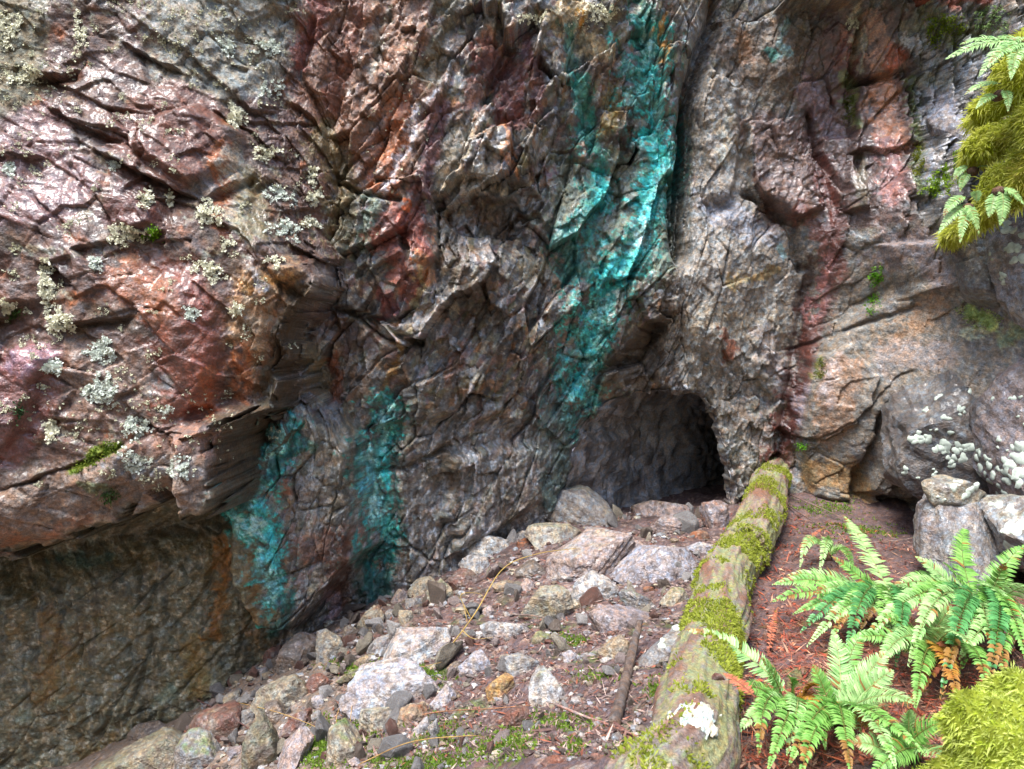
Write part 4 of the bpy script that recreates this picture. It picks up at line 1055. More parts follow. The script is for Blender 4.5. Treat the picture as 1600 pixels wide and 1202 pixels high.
def cA(*p): return [(380 + x / 2.848, 780 + y / 2.848) for x, y in p]
def cB(*p): return [(700 + x / 2.862, 720 + y / 2.862) for x, y in p]
def cF(*p): return [(100 + x / 3.077, 980 + y / 3.077) for x, y in p]
SCREE = 'stones of the scree below the cliff'
ROCKS = [
 (cA((640, 660), (690, 570), (830, 540), (960, 540), (930, 600), (830, 730), (700, 710)), 'pale', 'pink', 'speckled grey slab with a pinkish face, its right end dark and undercut', 0),
 (cA((450, 880), (490, 770), (620, 740), (820, 730), (890, 760), (860, 840), (780, 890), (640, 930), (500, 930)), 'lilac', 'pale', 'largest lilac-grey block in the middle of the scree, beside dry grass stems', 0),
 (cA((495, 960), (520, 920), (640, 915), (690, 960), (640, 1040), (560, 1040)), 'beige', 'grey', 'yellowish grey rock tucked under the largest lilac-grey block', .2),
 (cA((170, 690), (200, 600), (290, 585), (330, 620), (345, 710), (260, 770), (175, 770)), 'brown', 'mauve', 'broad brown-grey block leaning at the cliff foot below the teal run', 0),
 (cA((325, 580), (370, 560), (430, 590), (450, 650), (450, 710), (390, 740), (330, 660)), 'beige', 'grey', 'rounded beige-grey block right of the broad brown-grey block', 0),
 (cA((90, 690), (110, 645), (165, 625), (175, 660), (150, 710), (110, 730)), 'red', 'brown', 'small dark red rock left of the broad brown-grey block', 0),
 (cA((45, 880), (90, 810), (230, 760), (275, 800), (300, 870), (220, 950), (180, 930)), 'beige', 'olive', 'jagged pale beige slab below the broad brown-grey block', 0),
 (cA((270, 830), (300, 775), (370, 770), (385, 800), (370, 860), (300, 865)), 'red', 'rust', 'brick-red stone with a grey top in the left scree', 0),
 (cA((270, 770), (345, 710), (390, 760), (370, 775)), 'tan', 'beige', 'thin tan wedge above the brick-red stone', 0),
 (cA((300, 870), (350, 865), (370, 895), (350, 925), (310, 900)), 'lilac', 'pale', 'small smooth lilac stone under the brick-red stone', 0),
 (cA((735, 400), (760, 350), (820, 330), (850, 350), (820, 410), (800, 430)), 'beige', 'tan', 'beige stone beside the foot of the right teal stain', 0),
 (cA((810, 410), (880, 340), (930, 380), (940, 440), (880, 470), (830, 460)), 'beige', 'olive', 'pointed beige stone with mossy base right of the right teal stain', .4),
 (cA((715, 430), (790, 430), (810, 460), (760, 490), (735, 480)), 'grey', 'grey', 'flat slate-grey stone in front of the beige stones', 0),
 (cA((660, 440), (690, 390), (730, 395), (735, 425), (690, 455)), 'pink', 'beige', 'small pinkish stone touching the foot of the right teal stain', 0),
 (cA((510, 540), (540, 490), (600, 465), (630, 500), (610, 560), (560, 590)), 'beige', 'rust', 'beige stone with an orange left edge near the cliff foot', 0),
 (cA((625, 490), (650, 480), (690, 500), (680, 540), (650, 540)), 'grey', 'pale', 'small grey chip right of the orange-edged stone', 0),
 (cA((690, 500), (740, 485), (760, 520), (740, 550), (700, 540)), 'beige', 'tan', 'small beige round stone above the speckled slab', 0),
 (cA((560, 640), (600, 600), (640, 585), (660, 640), (630, 680), (580, 670)), 'grey', 'mauve', 'grey stone against the left end of the speckled slab', 0),
 (cA((450, 560), (480, 545), (505, 570), (500, 620), (455, 615)), 'brown', 'beige', 'brown stone right of the rounded beige-grey block', 0),
 (cA((600, 690), (560, 680), (470, 720), (520, 735), (600, 735)), 'tan', 'brown', 'low tan slab left of the speckled slab', .3),
 (cA((960, 720), (1000, 680), (1070, 670), (1120, 750), (1080, 775), (980, 770)), 'lilac', 'grey', 'lilac-grey stone left of the golden stone', 0),
 (cA((900, 740), (960, 720), (985, 770), (930, 775)), 'brown', 'tan', 'half-buried brown stone left of the lilac-grey one', 0),
 (cA((1080, 850), (1090, 810), (1160, 760), (1196, 770), (1210, 830), (1150, 875)), 'gold', 'rust', 'golden-orange stone with a cream top', 0),
 (cA((840, 890), (900, 810), (950, 850), (950, 880), (880, 910)), 'lilac', 'pale', 'pale lilac stone between the largest block and the golden stone', 0),
 (cA((665, 990), (700, 930), (770, 910), (800, 950), (760, 1000), (700, 1020)), 'tan', 'rust', 'orange-brown stone below the largest lilac-grey block', 0),
 (cA((760, 1010), (820, 955), (832, 1000), (800, 1032)), 'pale', 'lilac', 'narrow pale chip pointing down, left of its twin', 0),
 (cA((818, 1010), (860, 960), (872, 1050), (840, 1030)), 'pale', 'grey', 'narrow pale chip pointing down, right of its twin', 0),
 (cA((985, 230), (990, 140), (1060, 130), (1140, 150), (1190, 190), (1195, 260), (1120, 280), (1000, 240)), 'white', 'pale', 'largest whitish rock standing against the cliff left of the tunnel', 0),
 (cA((965, 260), (1000, 235), (1080, 245), (1105, 290), (1070, 330), (1000, 320)), 'pale', 'grey', 'pale grey stone under the largest whitish rock', 0),
 (cA((1110, 310), (1130, 285), (1160, 300), (1150, 330), (1115, 330)), 'white', 'white', 'small bright white stone below the whitish rock', 0),
 (cA((95, 890), (150, 875), (200, 960), (180, 1010), (110, 960)), 'brown', 'tan', 'upright brown stone below the jagged beige slab', 0),
 (cA((170, 1030), (210, 950), (270, 920), (300, 940), (290, 1000), (220, 1030)), 'red', 'mauve', 'red-brown stone in a gap near the bottom edge', 0),
 (cA((145, 1195), (200, 1060), (250, 1020), (290, 1050), (270, 1160), (230, 1195)), 'pink', 'lilac', 'upright pinkish rock at the bottom edge left of green moss', 0),
 (cA((0, 1100), (40, 960), (80, 930), (140, 1020), (150, 1100), (80, 1195), (0, 1195)), 'olive', 'brown', 'large layered olive-brown rock at the bottom edge', .3),
 (cA((380, 1000), (420, 950), (460, 1010), (520, 1080), (500, 1200), (370, 1200)), 'beige', 'olive', 'mossy beige rock at the bottom edge right of the green moss', .7),
 (cA((300, 950), (340, 930), (350, 980), (310, 1000)), 'grey', 'brown', 'small grey stone above the upright pinkish rock', 0),
 (cA((440, 780), (500, 740), (580, 730), (600, 745), (470, 790), (400, 815)), 'olive', 'olive', 'low green mossy stone along the top of the largest block', .9),
 (cF((60, 690), (180, 600), (480, 490), (560, 490), (600, 560), (640, 700)), 'olive', 'beige', 'long yellow-olive boulder at the bottom left edge', 0),
 (cF((520, 560), (600, 480), (680, 510), (770, 620), (770, 700), (540, 700)), 'grey', 'olive', 'grey boulder with dark green moss at the bottom left edge', .6),
 (cF((300, 520), (330, 455), (450, 440), (500, 480), (430, 520)), 'brown', 'dark', 'dark brown stone at the foot of the undercut wall', 0),
 (cF((550, 470), (640, 400), (740, 370), (840, 360), (845, 450), (830, 500), (760, 560), (700, 540)), 'red', 'tan', 'glossy red-brown boulder behind the olive rocks', 0),
 (cF((855, 390), (930, 375), (920, 430), (860, 450)), 'grey', 'grey', 'bluish grey stone right of the glossy red-brown boulder', 0),
 (cF((850, 310), (960, 250), (940, 320), (890, 340)), 'brown', 'mauve', 'dark flat stone left of the jagged beige slab', 0),
 (cF((915, 200), (1000, 185), (990, 240), (920, 245)), 'lilac', 'grey', 'small squarish grey stone at the foot of the cliff', 0),
 (cF((760, 320), (840, 290), (850, 340), (800, 370)), 'beige', 'grey', 'small beige stone above the glossy red-brown boulder', 0),
 (cB((430, 150), (470, 105), (620, 100), (700, 150), (760, 220), (660, 290), (590, 290), (480, 220)), 'grey', 'tan', 'boulder with grey left and ochre right side at the tunnel mouth', .2),
 (cB((800, 210), (920, 165), (1000, 180), (1080, 190), (1085, 230), (960, 250), (820, 240)), 'pink', 'tan', 'low pinkish-brown rock across the sill of the tunnel', .15),
 (cB((920, 290), (960, 240), (1040, 240), (1110, 270), (1060, 300), (960, 315)), 'pink', 'mauve', 'pink lens-shaped rock in front of the tunnel', 0),
 (cB((1145, 200), (1150, 165), (1202, 150), (1250, 170), (1255, 280), (1190, 300), (1160, 290)), 'mauve', 'rust', 'mauve block with a rusty top between tunnel and log', 0),
 (cB((340, 275), (440, 262), (560, 272), (612, 300), (540, 360), (450, 370)), 'beige', 'grey', 'flat beige slab below the boulder at the tunnel mouth', .2),
 (cB((310, 350), (350, 335), (380, 370), (360, 400), (310, 390)), 'rust', 'red', 'small rusty stone beside the largest whitish rock', 0),
 (cB((365, 340), (400, 300), (450, 320), (450, 360), (410, 385), (380, 370)), 'rust', 'dark', 'orange stone with a dark base right of the small rusty stone', 0),
 (cB((285, 345), (330, 300), (375, 300), (360, 340), (310, 370)), 'grey', 'pale', 'grey stone above the small rusty stone', 0),
 (cB((420, 430), (560, 330), (720, 280), (830, 290), (860, 340), (740, 380), (640, 480), (530, 510), (450, 490)), 'pink', 'pale', 'big pinkish slab with a small green spot before the tunnel', .15),
 (cB((650, 430), (665, 370), (720, 350), (740, 440), (735, 480), (690, 490)), 'cream', 'cream', 'upright cream shard on the big pinkish slab', 0),
 (cB((720, 520), (860, 430), (950, 350), (1040, 360), (1110, 430), (1110, 480), (980, 540), (840, 545)), 'lilac', 'mauve', 'big mauve-grey slab left of the log', 0),
 (cB((740, 380), (830, 340), (890, 350), (800, 420), (745, 420)), 'pink', 'mauve', 'pinkish wedge between the two big slabs', 0),
 (cB((790, 430), (880, 400), (880, 420), (830, 450)), 'mauve', 'brown', 'thin mauve plate above the big mauve-grey slab', 0),
 (cB((1060, 320), (1130, 308), (1190, 330), (1130, 352)), 'rust', 'tan', 'flat orange-brown plate beside the log', 0),
 (cB((1050, 380), (1130, 350), (1205, 370), (1205, 420), (1130, 430)), 'lilac', 'pale', 'flat lilac plate touching the log', 0),
 (cB((310, 480), (390, 440), (430, 470), (440, 510), (380, 520), (330, 510)), 'brown', 'dark', 'dark brown rock left of the big pinkish slab', 0),
 (cB((320, 550), (350, 505), (390, 540), (380, 580), (330, 580)), 'pink', 'pink', 'small pink pointed stone near the curved dry stem', 0),
 (cB((545, 580), (590, 490), (660, 490), (750, 540), (745, 590), (640, 600), (590, 620)), 'pale', 'tan', 'white-faced block with brown edge in the upper scree', 0),
 (cB((340, 650), (400, 560), (480, 540), (545, 560), (560, 640), (470, 680)), 'beige', 'olive', 'beige sloping slab left of the white-faced block', .15),
 (cB((755, 570), (800, 555), (900, 600), (940, 660), (840, 650)), 'grey', 'olive', 'grey-green slab right of the white-faced block', .3),
 (cB((640, 670), (690, 640), (830, 680), (900, 700), (840, 750), (760, 740), (690, 770)), 'mauve', 'pink', 'half-buried mauve rock above the weathered stick', 0),
 (cB((640, 690), (690, 670), (700, 740), (695, 772), (660, 750)), 'pink', 'mauve', 'thin pink plate on edge left of the half-buried mauve rock', 0),
 (cB((160, 740), (200, 705), (330, 715), (360, 740), (355, 800), (240, 805)), 'pale', 'pink', 'squarish pinkish-white rock in the middle of the scree', 0),
 (cB((365, 800), (400, 760), (470, 775), (460, 820), (390, 830)), 'olive', 'beige', 'greenish stone right of the squarish pinkish-white rock', .5),
 (cB((865, 850), (940, 790), (1050, 760), (1060, 820), (1000, 920), (920, 940)), 'grey', 'lilac', 'grey rock with round pale lichen beside the log', .2),
 (cB((670, 830), (740, 770), (800, 770), (810, 830), (760, 900), (700, 900)), 'tan', 'beige', 'tan rock left of the weathered stick', 0),
 (cB((360, 1000), (400, 930), (460, 920), (540, 1040), (520, 1080), (430, 1080), (370, 1040)), 'pale', 'olive', 'pale rock with greenish left side in the lower scree', .3),
 (cB((250, 860), (330, 850), (400, 880), (420, 940), (340, 970), (280, 930)), 'grey', 'beige', 'grey-beige rock above the golden stone', 0),
 (cB((510, 850), (560, 840), (605, 880), (580, 905), (520, 890)), 'lilac', 'pale', 'small lilac stone among green sprouts', 0),
 (cB((250, 1150), (260, 1110), (320, 1100), (355, 1130), (350, 1175), (280, 1170)), 'red', 'rust', 'rust-red stone with a pale right corner in the lower scree', 0),
 (cB((1080, 480), (1120, 470), (1160, 540), (1150, 570), (1110, 560)), 'grey', 'pale', 'pale triangular stone against the log', 0),
 (cB((960, 620), (1010, 570), (1060, 560), (1080, 620), (1010, 640)), 'beige', 'olive', 'beige mossy stone near the log', .4),
 (cB((150, 660), (190, 640), (220, 680), (180, 700)), 'pink', 'lilac', 'small pink stone left of the beige sloping slab', 0),
 (cB((0, 520), (40, 480), (120, 480), (180, 530), (100, 560), (20, 560)), 'red', 'brown', 'reddish brown low rock under the pale grey stone', 0),
 (cB((200, 540), (260, 530), (290, 560), (250, 590)), 'tan', 'pink', 'small tan stone beside the curved dry stem', 0),
]
for i, (pts, t1, t2, lb, ms) in enumerate(ROCKS):
    outline_rock('rock', pts, t1, lb, 'rock', SCREE, moss=ms, mix=t2, seed=100 + i, wet=.6 if t1 in ('red', 'brown') else .4)

# ---- boulders at the right, under the slab
BG = 'boulders beside the fern bed'
boulders = []
for pts, tint, mix, lb, Yd, dp, ms in [
    ([(1385, 735), (1398, 640), (1440, 590), (1520, 578), (1548, 640), (1562, 740), (1500, 765), (1420, 775)], 'dark', 'grey', 'dark boulder with white lichen crust under the leaning slab', 6.45, .9, .1),
    ([(1535, 620), (1590, 560), (1680, 555), (1760, 620), (1760, 780), (1580, 775), (1543, 720)], 'mauve', 'dark', 'purplish grey boulder with white lichen dots at the right edge', 5.8, .9, 0),
    ([(1428, 835), (1434, 790), (1470, 765), (1530, 770), (1562, 830), (1540, 893), (1468, 898)], 'grey', 'mauve', 'rounded grey boulder with a rusty ledge behind the ferns', 5.5, .9, 0),
    ([(1430, 770), (1445, 752), (1500, 745), (1545, 765), (1520, 785), (1470, 788)], 'beige', 'grey', 'beige cap rock resting on the rounded grey boulder', 5.55, .8, .1),
    ([(1545, 810), (1590, 775), (1700, 770), (1760, 840), (1700, 910), (1560, 870)], 'grey', 'pale', 'grey boulder with white lichen low at the right edge', 5.2, .9, .2),
    ([(1495, 400), (1535, 385), (1562, 440), (1560, 490), (1530, 470), (1505, 440)], 'grey', 'dark', 'upright grey rock below the mossy root', 6.3, .7, .2),
    ([(1545, 345), (1610, 320), (1700, 340), (1700, 490), (1600, 490), (1562, 440)], 'lilac', 'pale', 'bluish pale rock under the mossy root at the right edge', 5.9, .8, 0),
    ([(1470, 160), (1510, 150), (1535, 210), (1520, 250), (1480, 240), (1465, 200)], 'lilac', 'dark', 'glistening grey rock left of the mossy root', 6.9, .7, 0),
    ([(1480, 285), (1515, 270), (1530, 310), (1500, 330), (1478, 315)], 'mauve', 'brown', 'small mauve rock between moss slope and mossy root', 6.7, .7, 0)]:
    boulders.append(outline_rock('boulder', pts, tint, lb, 'boulder', BG, Yd=Yd, deep=dp, moss=ms, mix=mix, seed=int(pts[0][0] + pts[0][1]), wet=.55, grow=1.0, layer=.25, bury=0))

# ---- small stones filling the scree
POLYS = ROCK_POLY
def covered(u, v):
    for P in POLYS:
        if P[:, 0].min() < u < P[:, 0].max() and P[:, 1].min() < v < P[:, 1].max():
            if poly_dist(np.array([u]), np.array([v]), P)[0] > 1: return True
    return False
SCREE_POLY = np.array([(420, 1010), (560, 950), (720, 885), (850, 815), (1000, 800), (1120, 800), (1090, 930), (1030, 1100), (980, 1195), (180, 1195), (330, 1095)])
stone_mesh = {}
for tint in ('grey', 'brown', 'pale', 'red', 'beige', 'pink'):
    for k in range(4):
        r = np.random.default_rng(sum(map(ord, tint)) + k)
        pts = r.normal(size=(13, 3)); pts /= np.linalg.norm(pts, axis=1)[:, None]; pts *= r.uniform(.75, 1.1, (13, 1)) * np.array([1.2, .95, .7])
        bm = bmesh.new()
        for q in pts: bm.verts.new(q)
        hl = bmesh.ops.convex_hull(bm, input=bm.verts)
        bmesh.ops.delete(bm, geom=[g for g in hl['geom_interior'] if isinstance(g, bmesh.types.BMVert)], context='VERTS')
        bmesh.ops.bevel(bm, geom=bm.edges[:], offset=.05, segments=1, affect='EDGES')
        bmesh.ops.triangulate(bm, faces=bm.faces[:])
        bmesh.ops.subdivide_edges(bm, edges=[e for e in bm.edges if e.calc_length() > .45], cuts=2, use_grid_fill=True)
        bmesh.ops.triangulate(bm, faces=bm.faces[:])
        bm.verts.ensure_lookup_table()
        p = np.array([q.co[:] for q in bm.verts]); f = np.array([[q.index for q in t.verts] for t in bm.faces]); bm.free()
        p = p * (1 + .10 * fbm3(p * 3, 3, 50 + k))[:, None]
        p /= np.abs(p).max()
        c1, c2, c3 = TINT[tint]
        stone_mesh[tint, k] = mesh_np('stone', p, f, M_ROCK, rock_cols(p, vnormals(p, f), c1, c2, c3, r, .0), np.full(len(p), .3), smooth=False)
words = {'grey': 'small grey angular stone loose in the scree', 'brown': 'small brown angular stone loose in the scree', 'pale': 'small pale chip of rock loose in the scree',
         'red': 'small rusty red stone loose in the scree', 'beige': 'small beige stone loose in the scree', 'pink': 'small pinkish stone loose in the scree'}
import re as _re
REFS = []
for P_, (q_, a_, b_, lb_, m_) in zip(ROCK_POLY, ROCKS):
    ref = _re.split(r',| with | below | beside | at | in | near | left | right | above | under | against | of | between | before | behind | on | across | along | leaning | standing | touching | tucked | pointing | resting | before ', lb_)[0]
    REFS.append((P_.mean(0), ref))
_c = {}
for _, ref in REFS: _c[ref] = _c.get(ref, 0) + 1
REFS = [(p, q) for p, q in REFS if _c[q] == 1 and len(q.split()) <= 6]
used_labels = {}
def stone_label(u, v, tint, fallback):
    order = sorted(REFS, key=lambda t: (t[0][0] - u) ** 2 + (t[0][1] - v) ** 2)
    for c, ref in order[:6]:
        dx, dy = u - c[0], v - c[1]
        w = ('right of' if dx > 0 else 'left of') if abs(dx) > abs(dy) else ('below' if dy > 0 else 'above')
        lb = 'small %s stone just %s the %s' % ({'red': 'rusty red', 'pink': 'pinkish'}.get(tint, tint), w, ref)
        if lb not in used_labels: used_labels[lb] = 1; return lb
    return fallback
r = np.random.default_rng(77)
cnt = 0
while cnt < 285:
    u, v = r.uniform(180, 1120), r.uniform(795, 1195)
    if poly_dist(np.array([u]), np.array([v]), SCREE_POLY)[0] < 0: continue
    edge = (v - np.interp(u, [180, 330, 420, 560, 720, 850, 1000, 1120], [1195, 1095, 1010, 950, 885, 815, 800, 800]))
    if r.random() > math.exp(-edge / 120) * (1.0 if u < 720 else .5) + .22 * (u < 640) + .10: continue
    if covered(u, v): continue
    pos = hit(u, v)
    s = np.exp(r.normal(math.log(10.5), .45)) / FPX * pos[1]
    tint = r.choice(['grey', 'brown', 'pale', 'red', 'beige', 'pink'], p=[.24, .24, .14, .12, .16, .10])
    o = obj('stone', stone_mesh[tint, int(r.integers(4))], None, stone_label(u, v, tint, words[tint]), 'stone', 'small ' + tint + ' stones in the scree',
            loc=(pos[0], pos[1], float(ground_z(pos[0], pos[1])) + s * .35), rot=tuple(r.uniform(-3, 3, 3)), scale=(s, s * r.uniform(.8, 1.2), s * r.uniform(.7, 1)))
    cnt += 1
# gravel too small to count
gv_, gf_, gcol = [], [], []
d1, f1 = ico(1)
_gu, _gv = r.uniform(180, 1130, 4200), r.uniform(795, 1200, 4200)
_in = poly_dist(_gu, _gv, SCREE_POLY) >= -8
for u, v in zip(_gu[_in], _gv[_in]):
    pos = hit(u, v); s = np.exp(r.normal(math.log(3.2), .4)) / FPX * pos[1]
    z = float(ground_z(pos[0], pos[1]))
    p = d1 * (1 + .35 * r.normal(size=(len(d1), 1)).clip(-1, 1)) * s * np.array([1.2, 1, .7]) + np.array([pos[0], pos[1], z + s * .3])
    t = TINT[r.choice(['grey', 'brown', 'pale', 'red', 'beige', 'mauve'])]
    gf_.append(f1 + len(gv_) * len(d1)); gv_.append(p); gcol.append(np.tile(cc(t[int(r.integers(3))]), (len(d1), 1)))
gv_ = np.vstack(gv_)
obj('gravel', mesh_np('gravel', gv_, np.vstack(gf_), M_ROCK, np.vstack(gcol), np.full(len(gv_), .3), smooth=False), label='fine gravel between the stones of the scree', cat='gravel', kind='stuff')

def cast(u, v):
    """nearest loose rock on the sight line of (u, v)"""
    dx, dz = ray(u, v); d = Vector((float(dx), 1.0, float(dz))).normalized(); best = None
    for o, b in ROCK_BVH:
        h = b.ray_cast(Vector((0, 0, CAM_Z)), d)
        if h[0] is not None and (best is None or h[3] < best[3]): best = (o, h[0], h[1], h[3])
    return best

# ================================================================== LOG, STICK, TWIGS
def sample_tris(v, f, n, r, weight=None):
    a = np.linalg.norm(np.cross(v[f[:, 1]] - v[f[:, 0]], v[f[:, 2]] - v[f[:, 0]]), axis=1)
    if weight is not None: a = a * weight
    k = r.choice(len(f), n, p=a / a.sum())
    s, t = r.random(n), r.random(n); s, t = np.where(s + t > 1, 1 - s, s), np.where(s + t > 1, 1 - t, t)
    p = v[f[k, 0]] + (v[f[k, 1]] - v[f[k, 0]]) * s[:, None] + (v[f[k, 2]] - v[f[k, 0]]) * t[:, None]
    nn = np.cross(v[f[k, 1]] - v[f[k, 0]], v[f[k, 2]] - v[f[k, 0]]); nn /= np.linalg.norm(nn, axis=1)[:, None] + 1e-12
    return p, nn

def blades(p, n, r, length, width, colA, colB, lean=.7, droop=0.0):
    """short leafy shoots standing on a surface: each a bent two-triangle leaf"""
    m = len(p)
    d = n + lean * r.normal(size=(m, 3)); d[:, 2] -= droop
    d /= np.linalg.norm(d, axis=1)[:, None]
    s = np.cross(d, r.normal(size=(m, 3))); s /= np.linalg.norm(s, axis=1)[:, None] + 1e-9
    L = (length * np.exp(.3 * r.normal(size=m)))[:, None]; W = (width * np.exp(.25 * r.normal(size=m)))[:, None]
    b = p - n * L * .15
    mid = b + d * L * .55
    tip = b + d * L + n * L * .1 - np.array([0, 0, 1]) * L * .2
    V = np.stack([b, mid + s * W, mid - s * W, tip], 1).reshape(-1, 3)
    i = np.arange(m)[:, None] * 4
    F = np.vstack([i + np.array([0, 1, 2]), i + np.array([1, 3, 2])])
    t = np.clip(r.normal(.5, .3, m) + .35 * noise3(p * 14, 9), 0, 1)[:, None]
    c = cc(colA)[None] * (1 - t) + cc(colB)[None] * t
    c = np.repeat(c, 4, 0)
    return V, F, c

LOGP = [(1206, 742), (1190, 775), (1168, 830), (1150, 890), (1127, 950), (1100, 1040), (1072, 1130), (1050, 1215), (1030, 1300)]
LOGR = [0.175, .19, .20, .19, .175, .165, .15, .15, .15]
lp = smooth_path([hit(u, v, .17) for u, v in LOGP], 260)
lp[:, 0] += .035 * np.sin(np.linspace(0, 11, 260)) + .02 * np.sin(np.linspace(2, 25, 260)); lp[:, 2] += .02 * np.sin(np.linspace(1, 14, 260))
lr = np.interp(np.linspace(0, 1, 260), np.linspace(0, 1, len(LOGR)), LOGR)
def log_mesh(i0, i1, seed, jag0=0.0, jag1=0.0):
    seg = 96; path = lp[i0:i1]; n = len(path)
    T = np.gradient(path, axis=0); T /= np.linalg.norm(T, axis=1)[:, None]
    S = np.cross(T, [0, 0, 1.0]); S /= np.linalg.norm(S, axis=1)[:, None]; N = np.cross(S, T)
    ang = np.linspace(0, 2 * math.pi, seg, endpoint=False)
    ca, sa = np.cos(ang), np.sin(ang)
    L_ = np.r_[0, np.cumsum(np.linalg.norm(np.diff(path, axis=0), axis=1))]
    aa, ll = np.meshgrid(ang, L_)
    q = np.stack([np.cos(aa.ravel()) * 1.2, np.sin(aa.ravel()) * 1.2, ll.ravel() * 1.1], 1)
    n1 = fbm3(q * 1.3, 3, seed); n2 = fbm3(q * np.array([5, 5, 1.2]), 4, seed + 2, .6); n3 = fbm3(q * 9, 3, seed + 4)
    rad = lr[i0:i1][:, None].repeat(seg, 1).ravel() * (1 + .26 * n1 + .13 * n2 + .05 * n3)
    jitter = noise2(aa.ravel() * 2.5, np.zeros(aa.size), seed + 6)
    e0 = np.exp(-ll.ravel() / .07); e1 = np.exp(-(L_[-1] - ll.ravel()) / .07)
    v = np.repeat(path, seg, 0) + (np.repeat(S, seg, 0) * np.tile(ca, n)[:, None] + np.repeat(N, seg, 0) * np.tile(sa, n)[:, None]) * rad[:, None]
    v = v + np.repeat(T, seg, 0) * (-jag0 * e0 * (jitter + .2) + jag1 * e1 * (jitter + .2))[:, None]
    i = np.arange(n - 1)[:, None] * seg; j = np.arange(seg)[None]; j2 = (j + 1) % seg
    quad = np.stack([i + j, i + seg + j, i + seg + j2, i + j2], -1).reshape(-1, 4)
    tri = np.vstack([quad[:, [0, 1, 2]], quad[:, [0, 2, 3]]])
    k = len(v); v = np.vstack([v, path[0] + T[0] * .05, path[-1] - T[-1] * .05])
    jj = np.arange(seg); kk = (jj + 1) % seg
    tri = np.vstack([tri, np.stack([jj * 0 + k, jj, kk], 1), np.stack([jj * 0 + k + 1, (n - 1) * seg + kk, (n - 1) * seg + jj], 1)])
    w = np.r_[n2, 0, 0]; w1 = np.r_[n1, 0, 0]; w3 = np.r_[n3, 0, 0]
    c = np.tile(cc((142, 122, 108))[None], (len(v), 1))
    m = sstep(0, .35, w)[:, None] * .7; c = c * (1 - m) + cc((168, 148, 136))[None] * m
    m = sstep(.05, .4, w1)[:, None] * .7; c = c * (1 - m) + cc((132, 82, 56))[None] * m
    m = sstep(.1, .35, w3)[:, None] * .6; c = c * (1 - m) + cc((84, 70, 60))[None] * m
    m = sstep(-.05, .3, -w1 + .6 * w3 + .1)[:, None] * .6; c = c * (1 - m) + cc((152, 160, 96))[None] * m
    return v, tri, np.clip(c * (1 + .4 * w3[:, None]), .01, .8)
log = obj('fallen_log', None, None, 'mossy fallen log lying across the slope towards the tunnel', 'log', loc=tuple(lp[130]))
def under(parent, name, v, f, mat, c, wet=None, label=None, kind=None, smooth=True):
    off = np.array(parent.location) + (np.array(parent.parent.location) if parent.parent else 0)
    return obj(name, mesh_np(name, v - off, f, mat, c, np.full(len(v), wet) if wet is not None else None, smooth), parent, label=label, kind=kind)
rl = np.random.default_rng(8)
brk = 84
for k, (a, b_, j0, j1) in enumerate([(0, brk, .0, .10), (brk - 2, 260, .06, 0)]):
    v, f, c = log_mesh(a, b_, 300 + 7 * k, j0, j1)
    if k == 0: v = v + np.array([.035, 0, .03])
    tr = under(log, 'trunk_section', v, f, M_BARK, c, .25, label=['far trunk section, thick with moss', 'near trunk section with peeling grey-brown bark'][k])
    # moss cushions
    fc = v[f].mean(1); nn = np.cross(v[f[:, 1]] - v[f[:, 0]], v[f[:, 2]] - v[f[:, 0]]); nn /= np.linalg.norm(nn, axis=1)[:, None] + 1e-9
    ms = fbm3(fc * 2.6 + 3, 3, 21) + .35 * fbm3(fc * 9, 3, 22)
    up = nn[:, 2]
    fu, fv = proj(fc[:, 0], fc[:, 1], fc[:, 2])
    thr = .02 if k == 0 else .10
    w = sstep(thr, thr + .12, ms + .10 * up) * (up > -.35) * (nn @ CTO > -.3)
    w *= 1 - .9 * np.exp(-(((fu - 1065) / 60) ** 2 + ((fv - 1160) / 50) ** 2))
    p, n_ = sample_tris(v, f, 9000 if k == 0 else 14000, rl, w + 1e-6)
    V_, F_, C_ = blades(p, n_, rl, .020, .0038, (136, 148, 46), (196, 204, 84))
    under(tr, 'moss', V_, F_, M_MOSS, C_, label='yellow-green moss on the log', kind='stuff')
# pale broken wood at the near end
pu = [(1012, 1185), (1028, 1135), (1075, 1122), (1112, 1150), (1118, 1195), (1070, 1215), (1030, 1215)]
cN = lp[215]
wp = hit(1066, 1160, .33)
g_ = np.linspace(-1, 1, 46)
GU, GV = np.meshgrid(g_, g_); GU = GU.ravel(); GV = GV.ravel()
rr_ = np.sqrt(GU ** 2 + GV ** 2) + .3 * noise2(GU * 2, GV * 2, 7) + .25 * noise2(GU * 6, GV * 4, 9)
k_ = int(np.argmin(np.abs(proj(lp[:, 0], lp[:, 1], lp[:, 2])[1] - 1182)))
Tn = lp[k_ + 2] - lp[k_ - 2]; Tn /= np.linalg.norm(Tn); Sn = np.cross(Tn, [0, 0, 1.]); Sn /= np.linalg.norm(Sn); Nn = np.cross(Sn, Tn)
ang_ = GU * .62 - .12
rad_ = lr[k_] * (1.02 + .10 * np.clip(1 - rr_, 0, 1) ** .5 + .05 * noise2(GU * 9, GV * 2.2, 3)) - .06 * np.clip(rr_ - .8, 0, 1)
vv = lp[k_] + Tn * (GV * .12)[:, None] + (Sn * np.sin(ang_)[:, None] + Nn * np.cos(ang_)[:, None]) * rad_[:, None]
ix = np.arange(46 * 46).reshape(46, 46)
qq = np.stack([ix[:-1, :-1], ix[:-1, 1:], ix[1:, 1:], ix[1:, :-1]], -1).reshape(-1, 4); qq = qq[(rr_[qq] < .97).all(1)]
cw_ = np.tile(cc((214, 212, 196))[None], (len(vv), 1)); m_ = sstep(.1, .4, noise2(GU * 6, GV * 2, 5))[:, None] * .5; cw_ = cw_ * (1 - m_) + cc((168, 190, 150))[None] * m_
